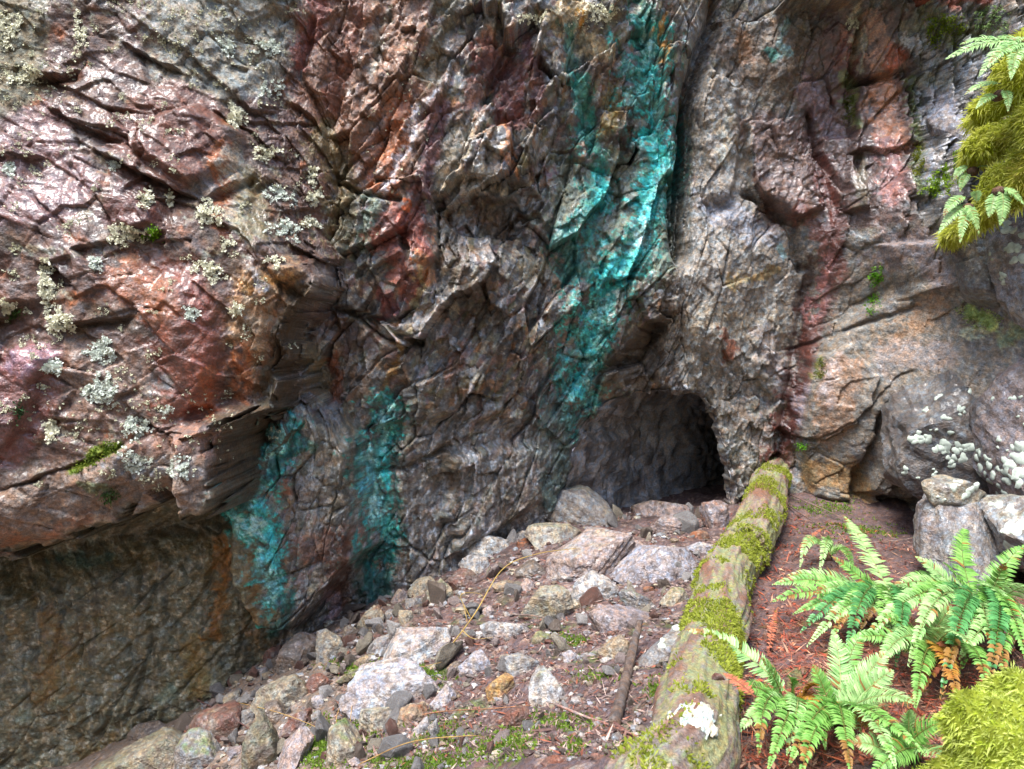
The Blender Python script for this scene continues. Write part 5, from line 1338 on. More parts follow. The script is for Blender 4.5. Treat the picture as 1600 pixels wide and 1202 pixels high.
under(log, 'bare_wood', vv, qq, M_BARK, cw_, .2, label='whitish bare wood on the near end of the log')

def stick_obj(name, path, rad, cols, label, cat, group=None, seg=10, seed=0, parent=None, mat=None, n=40):
    pth = smooth_path(path, n)
    base = pth[0].copy()
    rr = np.interp(np.linspace(0, 1, n), np.linspace(0, 1, len(rad)), rad)
    v, q, t = tube(pth, rr, seg)
    v, f = tris_of(v, q, t)
    v = v + (rr.max() * .22) * np.stack([fbm3(v * 25, 3, seed), fbm3(v * 25 + 9, 3, seed + 1), fbm3(v * 25 - 9, 3, seed + 2)], 1)
    w = fbm3(v * np.array([30, 30, 30]), 3, seed + 4)[:, None]
    c = np.clip(cc(cols[0])[None] * (1 - sstep(-.2, .3, w)) + cc(cols[1])[None] * sstep(-.2, .3, w), .01, .8)
    return obj(name, mesh_np(name, v - base, f, mat or M_BARK, c, np.full(len(v), .3)), parent, label, cat, group, loc=base)

def on_ground(u, v, lift): return hit(u, v, lift)
stick_obj('stick', [on_ground(1000, 972, .16), on_ground(990, 1010, .10), on_ground(976, 1070, .06), on_ground(960, 1130, .04)], [.018, .026, .028, .030], ((120, 104, 94), (92, 74, 64)), 'weathered barkless stick leaning in the scree left of the log', 'stick', seed=3)
for i, (pts, rd, cl, lb) in enumerate([
    ([(868, 1101), (910, 1118), (955, 1134), (998, 1152)], .008, ((166, 108, 88), (196, 176, 164)), 'peeling reddish twig below the weathered stick'),
    ([(960, 1130), (985, 1148), (1000, 1160)], .009, ((112, 70, 58), (140, 90, 76)), 'short dark red twig at the foot of the weathered stick'),
    ([(1120, 1000), (1085, 985), (1050, 992)], .006, ((150, 120, 110), (120, 96, 88)), 'thin twig bridging stones beside the log'),
    ([(800, 960), (830, 962), (862, 968)], .009, ((150, 124, 108), (112, 90, 78)), 'short brown twig lying on the soil in mid scree'),
    ([(1205, 770), (1240, 795), (1290, 828)], .009, ((120, 96, 86), (96, 78, 70)), 'dark straight twig leaning off the far end of the log'),
    ([(1215, 765), (1255, 782), (1330, 815)], .007, ((140, 116, 104), (110, 90, 80)), 'pale straight twig beside the far end of the log'),
    ([(1330, 850), (1400, 845), (1440, 838)], .006, ((156, 136, 124), (126, 104, 94)), 'pale twig on bare soil behind the fern fronds'),
    ([(285, 1082), (330, 1105), (390, 1140), (372, 1150)], .007, ((92, 60, 56), (112, 78, 70)), 'dark red twig at the foot of the undercut wall'),
    ([(620, 1125), (690, 1112), (760, 1108), (830, 1102)], .005, ((160, 116, 84), (140, 100, 76)), 'long thin twig across the lower scree'),
    ([(1050, 1190), (1100, 1196), (1130, 1210)], .012, ((168, 150, 140), (196, 184, 172)), 'pale broken twig at the near end of the log')]):
    stick_obj('twig', [on_ground(u, v, .03 + .015 * math.sin(3 * k + i)) for k, (u, v) in enumerate(pts)], [rd, rd * .8, rd * .5], cl, lb, 'twig', 'twigs on the ground', 6, 40 + i, n=16)

# dry grass stem arching over the scree
g0 = hit(683, 1037, .02)
stem = obj('dry_grass_stem', None, None, 'long yellow dry stem arching over the scree with side shoots', 'grass', loc=tuple(g0))
def dry(path, rad, name):
    pth = smooth_path(path, 40); v, q, t = tube(pth, np.linspace(rad, rad * .4, 40), 6); v, f = tris_of(v, q, t)
    c = np.tile(cc((196, 164, 92))[None], (len(v), 1)) * (1 + .3 * fbm3(v * 20, 2, 3)[:, None])
    under(stem, name, v, f, M_DRY, c)
dry([g0, at(740, 962, 4.9), at(785, 890, 5.2), at(838, 866, 5.3), at(900, 857, 5.4)], .0052, 'stalk')
dry([at(735, 965, 4.9), at(720, 930, 4.95), at(750, 928, 5.0), at(756, 938, 5.0)], .0028, 'shoot')
dry([at(722, 985, 4.8), at(740, 998, 4.75), at(770, 996, 4.8)], .0028, 'shoot')
dry([at(730, 972, 4.85), at(724, 945, 4.9), at(716, 932, 4.9)], .0028, 'shoot')
for i, (pts, lb) in enumerate([([(372, 1098), (430, 1112), (480, 1130), (520, 1150)], 'dry straw bent over the lower left scree'), ([(600, 1040), (640, 1045), (690, 1035)], 'dry straw beside the largest lilac-grey block'),
                               ([(560, 1195), (640, 1160), (730, 1150), (760, 1152)], 'dry orange straw along the bottom of the scree'), ([(545, 1150), (552, 1090), (562, 1060)], 'upright dry straw before the largest lilac-grey block'),
                               ([(530, 1170), (526, 1120), (545, 1080)], 'leaning dry straw by the mossy beige rock')]):
    stick_obj('straw', [hit(u, v, .07 + .05 * math.sin(k * 1.4)) for k, (u, v) in enumerate(pts)], [.003, .0025, .0015], ((196, 160, 96), (170, 132, 80)), lb, 'straw', 'dry straws in the scree', 5, 60 + i, mat=M_DRY, n=20)

# bark chips
for i, (u, v, w, h, lb, tn) in enumerate([(1012, 919, 34, 8, 'orange bark splinter on the soil left of the log', 'rust'), (898, 1150, 40, 13, 'orange bark flake below the weathered stick', 'rust'), (908, 1168, 38, 14, 'pinkish bark flake under the orange one', 'pink'),
                                          (945, 1152, 34, 12, 'bright orange bark flake near the red twig', 'rust'), (885, 1190, 70, 20, 'broad dark red bark slab at the bottom edge', 'red'), (805, 1122, 22, 10, 'tiny rusty bark scrap in the lower scree', 'rust'),
                                          (1200, 985, 14, 60, 'red rotten wood strip beside the log', 'red'), (1120, 1055, 50, 9, 'red bark sliver lying on the log', 'red')]):
    outline_rock('bark_chip', [(u - w / 2, v), (u - w * .3, v - h * .55), (u + w * .35, v - h * .4), (u + w / 2, v + h * .1), (u + w * .2, v + h * .5), (u - w * .3, v + h * .45)], tn, lb, 'bark', 'bark chips on the ground', deep=.35, seed=500 + i, Yd=(hit(u, v, .4)[1] if i == 7 else None))

# needle and leaf litter
r = np.random.default_rng(19)
nl = 15000
lu = np.where(r.random(nl) < .55, r.uniform(1120, 1600, nl), r.uniform(520, 1130, nl)); lv = r.uniform(800, 1202, nl)
_in = poly_dist(lu, lv, SCREE_POLY) >= 4
_ok = ((lu >= 1130) | _in) & (lv >= np.interp(lu, [1120, 1200, 1300, 1450, 1600], [800, 790, 815, 850, 920]))
pos = np.stack([lu, lv], 1)[_ok]
# ground hits on a coarse grid, then the fine height
hx = np.array([hit(u, v) for u, v in pos[:7500]])
jit = r.normal(0, .03, (len(hx) * 3, 2))
LX = np.repeat(hx[:, :2], 3, 0) + jit
LZ = ground_z(LX[:, 0], LX[:, 1])
m = len(LX); dirs = r.uniform(0, 6.28, m)
ln = np.exp(r.normal(math.log(.022), .5, m)); wd_ = np.where(r.random(m) < .25, .006, .0022) * np.exp(.2 * r.normal(size=m))
ax = np.stack([np.cos(dirs), np.sin(dirs), r.normal(0, .35, m)], 1); sx = np.stack([-np.sin(dirs), np.cos(dirs), r.normal(0, .4, m)], 1)
b0_ = np.c_[LX, LZ + .006 + np.abs(r.normal(0, .006, m))]
Vl = np.stack([b0_ - ax * ln[:, None], b0_ + sx * wd_[:, None], b0_ + ax * ln[:, None], b0_ - sx * wd_[:, None]], 1).reshape(-1, 3)
Fl = np.arange(m * 4).reshape(-1, 4)
pal = np.array([cc(q) for q in [(150, 72, 50), (176, 96, 66), (112, 66, 54), (196, 150, 120), (92, 60, 52), (150, 110, 90), (170, 80, 60)]])
pal2 = np.array([cc(q) for q in [(112, 86, 78), (146, 120, 108), (80, 62, 56), (186, 160, 146), (128, 96, 84), (150, 90, 68), (96, 80, 74)]])
_u, _ = proj(b0_[:, 0], b0_[:, 1], b0_[:, 2]); _k = r.integers(0, 7, m)
lc = np.repeat(np.where((_u < 1130)[:, None], pal2[_k], pal[_k]) * np.exp(.25 * r.normal(size=(m, 1))), 4, 0)
obj('forest_litter', mesh_np('forest_litter', Vl, Fl, M_DRY, np.clip(lc, .01, .8), smooth=False), label='red-brown needles and leaf scraps covering the soil', cat='litter', kind='stuff')
# low moss on the soil
r = np.random.default_rng(29)
ps = []
for (u, v, a, b_, n_) in [(790, 1165, 45, 26, 500), (690, 1140, 40, 20, 260), (660, 1060, 40, 14, 220), (560, 1045, 60, 10, 300), (880, 1000, 16, 8, 120), (870, 1130, 60, 16, 260), (1000, 1180, 30, 12, 150), (1340, 830, 60, 14, 350), (1290, 790, 50, 10, 250),
                           (500, 1165, 26, 34, 700), (560, 1150, 26, 20, 300), (700, 1180, 60, 14, 300), (940, 1060, 30, 12, 120), (620, 1185, 60, 14, 260), (900, 1175, 14, 12, 80), (1030, 1090, 20, 16, 150), (905, 1000, 14, 6, 90)]:
    for _ in range(n_):
        x = hit(u + a * r.normal() * .55, v + b_ * r.normal() * .55)
        ps.append((x[0], x[1], float(ground_s(x[0], x[1]))))
ps = np.array(ps); ps[:, 2] = ground_z(ps[:, 0], ps[:, 1]); ps = np.repeat(ps, 4, 0); ps[:, :2] += r.normal(0, .012, (len(ps), 2))
Vm, Fm, Cm = blades(ps, np.tile([0, 0, 1.0], (len(ps), 1)), r, .024, .005, (92, 124, 40), (154, 184, 70))
obj('ground_moss', mesh_np('ground_moss', Vm, Fm, M_MOSS, Cm), label='low green moss creeping between the scree stones', cat='moss', kind='stuff')

# ================================================================== FERNS
def frond(base, tip, arch, width, r, pal, npin=34, curl=0.0, sway=0.0):
    base = np.array(base, float); tip = np.array(tip, float)
    L = np.linalg.norm(tip - base)
    side = np.cross(tip - base, [0, 0, 1.0]); side /= np.linalg.norm(side) + 1e-9
    mid = base * .45 + tip * .55 + np.array([0, 0, arch * L]) + side * sway * L
    t = np.linspace(0, 1, 60)[:, None]
    path = base * (1 - t) ** 2 + 2 * mid * t * (1 - t) + tip * t ** 2
    T = np.gradient(path, axis=0); T /= np.linalg.norm(T, axis=1)[:, None]
    ref = CTO * .55 + np.array([0, 0, .75])
    N = ref[None] - (T @ ref)[:, None] * T; N /= np.linalg.norm(N, axis=1)[:, None] + 1e-9
    S = np.cross(T, N)
    v0, q0, t0 = tube(path, np.linspace(.0042, .0012, 60), 5)
    v0, f0 = tris_of(v0, q0, t0)
    V = [v0]; F = [f0]; Cc = [np.tile(cc(pal[2])[None], (len(v0), 1))]
    k = len(v0); brown = r.choice([0, 0, .3, .7])
    for i in range(npin):
        s = .10 + .895 * (i / (npin - 1)) ** .95
        prof = min(1, (s / .28)) ** .6 * (1 - max(0, (s - .35) / .66) ** 1.7)
        pl = width * (prof * .98 + .03)
        j = int(s * 59)
        for sg in (-1, 1):
            jj = min(max(j + (1 if sg > 0 else 0), 0), 59)
            if r.random() < .02: continue
            o = path[jj]; fw = T[jj]; sd = S[jj] * sg; up = N[jj]
            a = .34 + .25 * s + r.normal(0, .06)
            d = sd * math.cos(a) + fw * math.sin(a)
            dr = r.normal(.10, .10)
            d = d + up * (.18 + r.normal(0, .07)); d /= np.linalg.norm(d)
            w = L * .0088 * (1.25 - .5 * s) * (1 + .1 * r.normal()) + .002
            e = np.cross(up, d); e /= np.linalg.norm(e) + 1e-9
            p1 = o + d * pl * .12; p2 = o + d * pl * .55 - up * pl * dr * .3; p3 = o + d * pl - up * pl * (dr + .12) + fw * pl * .08
            fold = up * w * .35
            vs = np.array([o, p1 + e * w * 1.0 + fold, p1 - e * w * .8 + fold, p2 + e * w * .8 + fold, p2 - e * w * .8 + fold, p3, p1, p2])
            V.append(vs)
            F.append(np.array([[0, 1, 6], [0, 6, 2], [1, 3, 7], [1, 7, 6], [6, 7, 4], [6, 4, 2], [3, 5, 7], [7, 5, 4]]) + k)
            tcol = np.clip(r.normal(.45, .25) + .25 * s, 0, 1)
            c = cc(pal[0]) * (1 - tcol) + cc(pal[1]) * tcol
            if s > .8 and r.random() < brown or r.random() < .02: c = cc((168, 124, 62))
            Cc.append(np.tile(c[None], (8, 1)) * np.array([.85, 1, 1, 1, 1, 1.15, .8, .9])[:, None])
            k += 8
    return np.vstack(V), np.vstack(F), np.clip(np.vstack(Cc), .005, .85)

GREENS = ((82, 146, 50), (164, 214, 110), (132, 136, 66)); DARKG = ((50, 112, 52), (108, 176, 100), (112, 114, 58)); LIGHTG = ((128, 184, 96), (200, 234, 156), (170, 176, 104))
YELL = ((170, 150, 56), (206, 132, 62), (176, 120, 60)); DEADP = ((176, 96, 66), (206, 128, 96), (140, 84, 62))
def fern(crown, tips, label, seed, lift=.05, group='sword ferns on the slope', pal=GREENS):
    r = np.random.default_rng(seed)
    c = np.array(crown, float)
    root = obj('fern', None, None, label, 'fern', group, loc=tuple(c))
    under(root, 'crown', *(lambda s: (s[0], s[1], M_BARK, np.tile(cc((96, 70, 52))[None], (len(s[0]), 1)), .2))((lambda d, f: (d * np.array([.045, .045, .04]) * (1 + .3 * fbm3(d * 2, 2, seed))[:, None] + c, f))(*ico(2))))
    for t in tips:
        u, v, lf, wd2 = t[:4]; p = t[4] if len(t) > 4 else pal; ar = t[5] if len(t) > 5 else .22
        tip = u if isinstance(u, np.ndarray) else hit(u, v, lf)
        V_, F_, C_ = frond(c + np.array([0, 0, lift * .5]) + .02 * r.normal(size=3), tip, ar, wd2 * (1.3 if not isinstance(u, np.ndarray) else 1.1), r, p, npin=int(r.integers(40, 50)), sway=r.normal(0, .06))
        under(root, 'frond', V_, F_, M_FERN, C_, label='red-brown withered frond' if p is DEADP else 'yellowing frond' if p is YELL else None)
    return root
h_ = lambda u, v: hit(u, v, .03)
fern(h_(1240, 1108), [(1072, 985, .36, .052, LIGHTG), (1146, 1152, .10, .045, LIGHTG, .35), (1186, 1180, .10, .045, GREENS, .3), (1284, 1096, .12, .04, YELL), (1330, 1132, .08, .04, YELL, .2), (1200, 1205, .1, .045, GREENS, .3), (1243, 1060, .22, .035, GREENS), (1275, 1070, .2, .035, YELL), (1160, 1080, .2, .045, GREENS, .25), (1190, 1030, .3, .045, GREENS, .15), (1230, 1180, .1, .045, LIGHTG, .35), (1290, 1170, .1, .045, GREENS, .3)],
     'bright fern nearest the log, one long frond reaching over it', 1)
fern(h_(1306, 1122), [(1300, 985, .34, .05, LIGHTG, .1), (1388, 1018, .30, .055, LIGHTG, .12), (1395, 1048, .24, .06, LIGHTG, .15), (1400, 1200, .12, .05, LIGHTG, .3), (1234, 1195, .10, .05, GREENS, .3), (1346, 1145, .1, .04, LIGHTG), (1445, 1180, .14, .05, GREENS, .3), (1330, 1210, .12, .05, GREENS, .3), (1250, 1215, .1, .045), (1350, 985, .32, .05, GREENS, .12), (1270, 1040, .25, .045, GREENS, .2), (1430, 1100, .2, .05, LIGHTG, .25), (1370, 1150, .1, .045, YELL, .25)],
     'pale green fern with upright fronds in the middle of the bed', 2)
fern(h_(1388, 958), [(1318, 806, .42, .075, LIGHTG, .1), (1208, 914, .26, .07, GREENS, .25), (1205, 941, .22, .07, GREENS, .22), (1252, 988, .14, .065, DARKG, .3), (1322, 1028, .1, .06, DARKG, .35), (1352, 905, .30, .06, GREENS), (1425, 1020, .12, .06, GREENS, .3), (1290, 962, .2, .06, DARKG, .25), (1450, 905, .3, .06, GREENS, .2), (1375, 1000, .15, .06, GREENS, .3), (1240, 960, .2, .06, GREENS, .25), (1300, 1000, .12, .06, GREENS, .35), (1400, 1040, .1, .06, DARKG, .35), (1270, 930, .3, .06, LIGHTG, .2), (1470, 960, .2, .06, GREENS, .3), (1345, 985, .15, .06, LIGHTG, .35), (1230, 900, .3, .065, LIGHTG, .2), (1262, 1010, .1, .06, LIGHTG, .35), (1300, 870, .4, .06, GREENS, .12), (1440, 940, .3, .065, LIGHTG, .25), (1390, 1010, .12, .06, LIGHTG, .35)],
     'large dark green fern behind, its fronds spreading to the log', 3)
fern(h_(1530, 968), [(1513, 822, .45, .075, GREENS, .08), (1600, 852, .42, .07, GREENS, .12), (1416, 900, .30, .07, GREENS, .3), (1400, 948, .24, .07, GREENS, .3), (1345, 1010, .16, .065, LIGHTG, .3), (1620, 985, .26, .07, LIGHTG, .2), (1470, 1092, .10, .06, DARKG, .3), (1625, 930, .36, .07, LIGHTG, .2), (1440, 985, .2, .065, LIGHTG, .25), (1480, 1000, .2, .06, LIGHTG, .25), (1560, 1040, .15, .06, LIGHTG, .3), (1620, 1020, .2, .07, LIGHTG, .2),
                     (1416, 1112, .05, .05, DEADP, .15), (1450, 1060, .05, .045, DEADP, .15), (1570, 880, .4, .06, GREENS, .1), (1500, 1050, .12, .06, GREENS, .3), (1380, 985, .2, .06, GREENS, .3), (1460, 930, .3, .065, DARKG, .25), (1610, 1050, .15, .06, GREENS, .3), (1540, 1090, .1, .06, DARKG, .3), (1430, 870, .42, .065, LIGHTG, .15), (1390, 920, .3, .065, LIGHTG, .25), (1475, 880, .45, .065, GREENS, .1), (1580, 960, .3, .065, LIGHTG, .25), (1420, 1040, .14, .06, LIGHTG, .3)],
     'wide fern before the rounded grey boulder, with one red dead frond', 4)
fern(h_(1292, 872), [(1250, 888, .06, .05, LIGHTG, .7), (1262, 850, .2, .045, GREENS, .3), (1292, 838, .22, .045, GREENS, .2), (1322, 862, .14, .045, LIGHTG, .5), (1334, 895, .05, .045, GREENS, .6), (1280, 900, .05, .045, LIGHTG, .6)],
     'small drooping fern beside the log, farthest down the path', 5)
fern(h_(1455, 1030), [(1380, 960, .3, .06, GREENS, .15), (1520, 1010, .3, .06, LIGHTG, .2), (1370, 1050, .14, .055, LIGHTG, .3), (1540, 1075, .14, .06, GREENS, .3), (1430, 1110, .08, .055, GREENS, .3), (1490, 950, .32, .06, LIGHTG, .15), (1330, 1000, .2, .055, GREENS, .25), (1500, 1110, .08, .05, YELL, .3)],
     'loose fern filling the middle between the wide fern and the upright one', 6)
fern(h_(1600, 1010), [(1480, 960, .3, .065, LIGHTG, .2), (1500, 1030, .18, .065, LIGHTG, .3), (1560, 930, .36, .06, LIGHTG, .15), (1650, 920, .36, .06, GREENS, .15), (1540, 985, .25, .065, LIGHTG, .25), (1570, 1070, .12, .06, GREENS, .3)],
     'pale fern at the right edge behind the yellow mossy boulder', 7)
fern(h_(1420, 1190), [(1330, 1160, .14, .045, LIGHTG, .3), (1360, 1215, .1, .045, GREENS, .3), (1480, 1130, .22, .045, GREENS, .2), (1420, 1110, .24, .045, LIGHTG, .15), (1370, 1130, .2, .04, GREENS, .2), (1500, 1200, .12, .045, LIGHTG, .3)],
     'low fern at the bottom edge left of the yellow mossy boulder', 8)
# fallen dead fronds on the litter
for i, (a, b_, lb) in enumerate([((1200, 1025), (1215, 950), 'withered red frond lying between log and ferns'), ((1440, 1140), (1560, 1085), 'withered orange frond lying below the wide fern'), ((1180, 1090), (1130, 1052), 'withered red frond on the near part of the log'), ((1240, 870), (1290, 825), 'withered orange stalk behind the small drooping fern')]):
    r = np.random.default_rng(90 + i)
    p0 = hit(*a, .04 if i != 2 else .36); p1 = hit(*b_, .05 if i != 2 else .38)
    V_, F_, C_ = frond(p0, p1, .08, .035, r, DEADP, 24)
    obj('dead_frond', mesh_np('dead_frond', V_ - p0, F_, M_DRY, C_), None, lb, 'frond', 'withered fern fronds on the ground', loc=tuple(p0))

# ================================================================== MOSSY MASSES AT THE RIGHT
def moss_body(name, part_name, v, f, loc, label, cat, n, seed, length, width, cA_, cB_, base_col, parent=None):
    r = np.random.default_rng(seed)
    if parent is None: parent = obj(name, None, None, label, cat, loc=tuple(loc))
    core = under(parent, part_name, v, f, M_MOSS, np.tile(cc(base_col)[None], (len(v), 1)) * (1 + .4 * fbm3(v * 12, 3, seed)[:, None]))
    p, nn = sample_tris(v, f, n, r)
    keep = (nn @ CTO > -.35); p, nn = p[keep], nn[keep]
    V_, F_, C_ = blades(p, nn, r, length, width, cA_, cB_, .75, .25)
    dead = np.repeat(sstep(.12, .4, fbm3(p * 5 + 4, 4, seed))[:, None] * .5, 4, 0); C_ = C_ * (1 - dead) + cc((146, 120, 52))[None] * dead      # brown dead tufts
    under(core, 'moss', V_, F_, M_MOSS, C_, label='shaggy yellow-green moss', kind='stuff')
    return parent
mp = at(1702, 1288, 2.15)
d, f = ico(5)
v = d * np.array([.44, .40, .40]) * (1 + .30 * fbm3(d * 1.7, 3, 71) + .22 * fbm3(d * 4, 3, 72))[:, None] + mp
moss_body('mossy_boulder', 'stone_core', v, f, mp, 'boulder thick with yellow moss in the bottom right corner', 'boulder', 70000, 5, .022, .0024, (182, 200, 56), (236, 244, 140), (170, 180, 60))
rl0 = at(1640, 200, 5.3)
root_mass = obj('mossy_root', None, None, 'moss-draped tree roots hanging down the rocks at the upper right', 'root', loc=tuple(rl0))
for i, (pts, rp) in enumerate([([(1900, -60, 6.4), (1740, 10, 5.6), (1640, 75, 5.55), (1585, 130, 5.75), (1548, 175, 6.0), (1528, 205, 6.5)], (.24, .23, .20, .165, .125, .05)), ([(1900, 130, 6.4), (1740, 165, 5.5), (1640, 195, 5.45), (1580, 208, 5.65), (1535, 232, 5.9), (1516, 245, 6.5)], (.22, .20, .17, .135, .105, .04)),
                               ([(1900, 150, 6.4), (1740, 195, 5.45), (1645, 245, 5.4), (1580, 290, 5.6), (1535, 325, 5.8), (1495, 358, 6.1), (1482, 370, 6.6)], (.22, .21, .18, .155, .125, .085, .04))]):
    pth = smooth_path([at(*q) for q in pts], 90)
    v, q, t = tube(pth, np.interp(np.linspace(0, 1, 90), np.linspace(0, 1, len(rp)), rp), 40)
    v, f = tris_of(v, q, t)
    v = v + .13 * np.stack([fbm3(v * 4 + 3, 3, 80 + i), fbm3(v * 4 - 5, 3, 83 + i), fbm3(v * 4 + 11, 3, 86 + i)], 1)
    f = f[:, ::-1] if ((vnormals(v, f) * (v - np.vstack([np.repeat(pth, 40, 0), pth[:1], pth[-1:]]))).sum() < 0) else f
    moss_body(None, 'root', v, f, rl0, None, None, 26000, 200 + i, .055, .0045, (196, 204, 52), (246, 246, 136), (176, 180, 56), root_mass)
# fern tufts growing on the roots
def air_fern(crown, tips, label, seed, pal=LIGHTG):
    c = np.array(crown)
    return fern(c, [(at(u, v, y), None, 0, w, pal, a) for u, v, y, w, a in tips], label, seed, group='small ferns on the mossy roots')
air_fern(at(1605, 72, 5.35), [(1478, 93, 5.4, .08, .18), (1500, 70, 5.5, .07, .2), (1530, 120, 5.3, .07, .25), (1560, 60, 5.4, .07, .25), (1580, 125, 5.1, .07, .3), (1640, 40, 5.2, .07, .3), (1545, 100, 5.2, .07, .2)], 'pale fern arching from the top of the mossy roots', 31)
air_fern(at(1512, 326, 5.45), [(1466, 366, 5.4, .05, .3), (1474, 338, 5.4, .05, .3), (1530, 366, 5.3, .05, .4), (1500, 380, 5.3, .05, .3), (1525, 300, 5.4, .05, .3)], 'little fern at the tip of the lowest mossy root', 32)
air_fern(at(1560, 300, 5.2), [(1563, 352, 5.1, .055, .1), (1545, 340, 5.15, .05, .2), (1600, 320, 5.1, .05, .3)], 'little fern hanging under the lowest mossy root', 33)
air_fern(at(1560, 150, 5.4), [(1508, 148, 5.4, .045, .3), (1525, 170, 5.35, .045, .3), (1575, 175, 5.2, .04, .3)], 'little fern between the upper two mossy roots', 34)
air_fern(at(1520, 268, 5.9), [(1490, 282, 5.9, .04, .3), (1500, 300, 5.85, .04, .3), (1545, 262, 5.8, .04, .4)], 'little fern on the rock left of the mossy roots', 35)
# red bark of a tree foot at the top edge
tb = at(1492, 10, 7.1)
pth = smooth_path([at(1492, 10, 7.1), at(1492, -60, 7.2), at(1492, -200, 7.3), at(1495, -400, 7.6)], 80)
v, q, t = tube(pth, np.linspace(.34, .26, 80), 60); v, f = tris_of(v, q, t)
an = np.arctan2(v[:, 1] - 7.1, v[:, 0] - tb[0])
v = v + (.07 * noise2(an * 7, v[:, 2] * .8, 5) + .03 * noise2(an * 19, v[:, 2] * 2, 8))[:, None] * np.stack([np.cos(an), np.sin(an), 0 * an], 1)
cbk = np.tile(cc((136, 74, 58))[None], (len(v), 1)) * (1 + .6 * noise2(an * 12, v[:, 2] * 2, 6)[:, None])
tree = obj('tree', None, None, 'foot of a red-barked tree at the top edge above the mossy roots', 'tree', loc=tuple(tb))
under(tree, 'trunk', v, f, M_BARK, np.clip(cbk, .01, .6), .3)

# ================================================================== LICHENS AND MOSS ON THE CLIFF
def crust(points, normals, r, size, colA, colB, per=5, lift=.4):
    """curly leafy lichen: small cupped flakes in many directions"""
    m = len(points)
    P = np.repeat(points, per, 0); Nn = np.repeat(normals, per, 0); n = len(P)
    P = P + r.normal(0, size * .55, (n, 3)); d = r.normal(0, .6, (n, 3)); d -= (d * Nn).sum(1)[:, None] * Nn; d /= np.linalg.norm(d, axis=1)[:, None]; d = d + Nn * lift; d /= np.linalg.norm(d, axis=1)[:, None]
    s = np.cross(Nn, d) + r.normal(0, .35, (n, 3)); s /= np.linalg.norm(s, axis=1)[:, None]
    L = (size * np.exp(.3 * r.normal(size=n)))[:, None]
    V = np.stack([P - d * L * .2, P + d * L * .5 + s * L * .55, P + d * L * 1.0 + Nn * L * .3, P + d * L * .5 - s * L * .55], 1).reshape(-1, 3)
    i = np.arange(n)[:, None] * 4
    F = np.vstack([i + np.array([0, 1, 2]), i + np.array([0, 2, 3])])
    t = np.clip(r.normal(.5, .3, n), 0, 1)[:, None]
    return V, F, np.repeat(cc(colA)[None] * (1 - t) + cc(colB)[None] * t, 4, 0)

def blob_points(u, v, a, b, n, r, ang=0.0):
    """points of the rock face inside an uneven patch"""
    ph = r.uniform(0, 6.28, 3); m = n * 4
    q = r.uniform(0, 6.28, m); k = np.sqrt(r.random(m))
    e = 1 + .3 * np.sin(2 * q + ph[0]) + .25 * np.sin(3 * q + ph[1]) + .2 * np.sin(5 * q + ph[2])
    x, y = a * k * e * np.cos(q), b * k * e * np.sin(q)
    X_, Y_ = u + x * math.cos(ang) - y * math.sin(ang), v + x * math.sin(ang) + y * math.cos(ang)
    g = np.nonzero(noise2(X_ * .11, Y_ * .11, 5) >= -.16)[0][:n]
    out = [surf(X_[t], Y_[t]) for t in g]
    return np.array([o[0] for o in out]), np.array([o[1] for o in out])

r = np.random.default_rng(61)
LICH = [(13, 45, 24, 20, 'pale lichen patch in the top left corner below the dark hollow'), (43, 118, 22, 14, 'pale lichen patch under the top left hollow'), (126, 58, 12, 26, 'vertical pale lichen strip beside the uppermost crack'),
        (356, 74, 13, 12, 'round lichen tuft on the pale grey top of the block'), (419, 76, 17, 13, 'yellowish lichen tuft at the upper right corner of the grey patch'), (369, 180, 10, 22, 'narrow hanging lichen strip right of the dark brown diamond'),
        (416, 240, 16, 13, 'flat greenish lichen rosette above the orange patch'), (413, 143, 10, 9, 'small mint lichen above the hanging strip'), (436, 136, 10, 8, 'small mint lichen at the top joint of the block'),
        (489, 276, 11, 15, 'bright cream lichen tuft, upper of three in a column'), (489, 310, 11, 11, 'cream lichen tuft, middle of three in a column'), (484, 350, 12, 10, 'cream lichen tuft, lowest of three in a column'),
        (436, 304, 20, 14, 'greyish bushy lichen between the cream column and the orange patch'), (443, 360, 24, 16, 'widest bushy lichen below the greyish one'), (329, 335, 19, 22, 'large yellow-cream lichen on the ochre rock'),
        (200, 364, 26, 17, 'straggly pale lichen under the dark red nose'), (180, 257, 12, 8, 'grey lichen at the end of the long crack'), (328, 424, 22, 18, 'bright cream lichen hook above the ochre face'),
        (73, 443, 13, 30, 'tall cream lichen strip at the left ledge'), (93, 500, 20, 18, 'cream lichen cluster on the short level crack'), (150, 413, 9, 10, 'small white lichen left of the orange face'),
        (429, 410, 12, 11, 'pale lichen tuft at the top of the ochre face'), (299, 490, 12, 9, 'mint lichen spot on the red shining face'), (160, 548, 26, 16, 'broad mint lichen on the grey part of the lower block'),
        (83, 573, 12, 10, 'faint lichen disc on the red left face'), (160, 610, 28, 18, 'broad speckled lichen under the mint one'), (83, 674, 9, 16, 'small upright lichen right of the red left face'), (263, 643, 7, 9, 'tiny white lichen on the lower red face'),
        (213, 668, 22, 14, 'speckled lichen above the mossy ledge'), (210, 722, 18, 16, 'grey-green lichen below the mossy ledge'), (279, 732, 20, 14, 'grey-white lichen on the pink lower shelf'), (369, 483, 9, 8, 'small lichen on the ochre face'),
        (10, 480, 14, 12, 'cream lichen by the dark hole at the left edge'), (13, 268, 13, 8, 'faint lichen at the left edge'), (266, 311, 8, 12, 'small lichen right of the diamond tip'), (230, 314, 9, 12, 'small lichen below the diamond tip'), (358, 380, 7, 12, 'narrow lichen under the yellow-cream one'),
        (1330, 38, 8, 12, 'yellowish lichen high in the red gully'), (940, 20, 22, 14, 'cream lichen at the top beside the teal run'), (830, 30, 18, 10, 'cream lichen at the top above the small cave')]
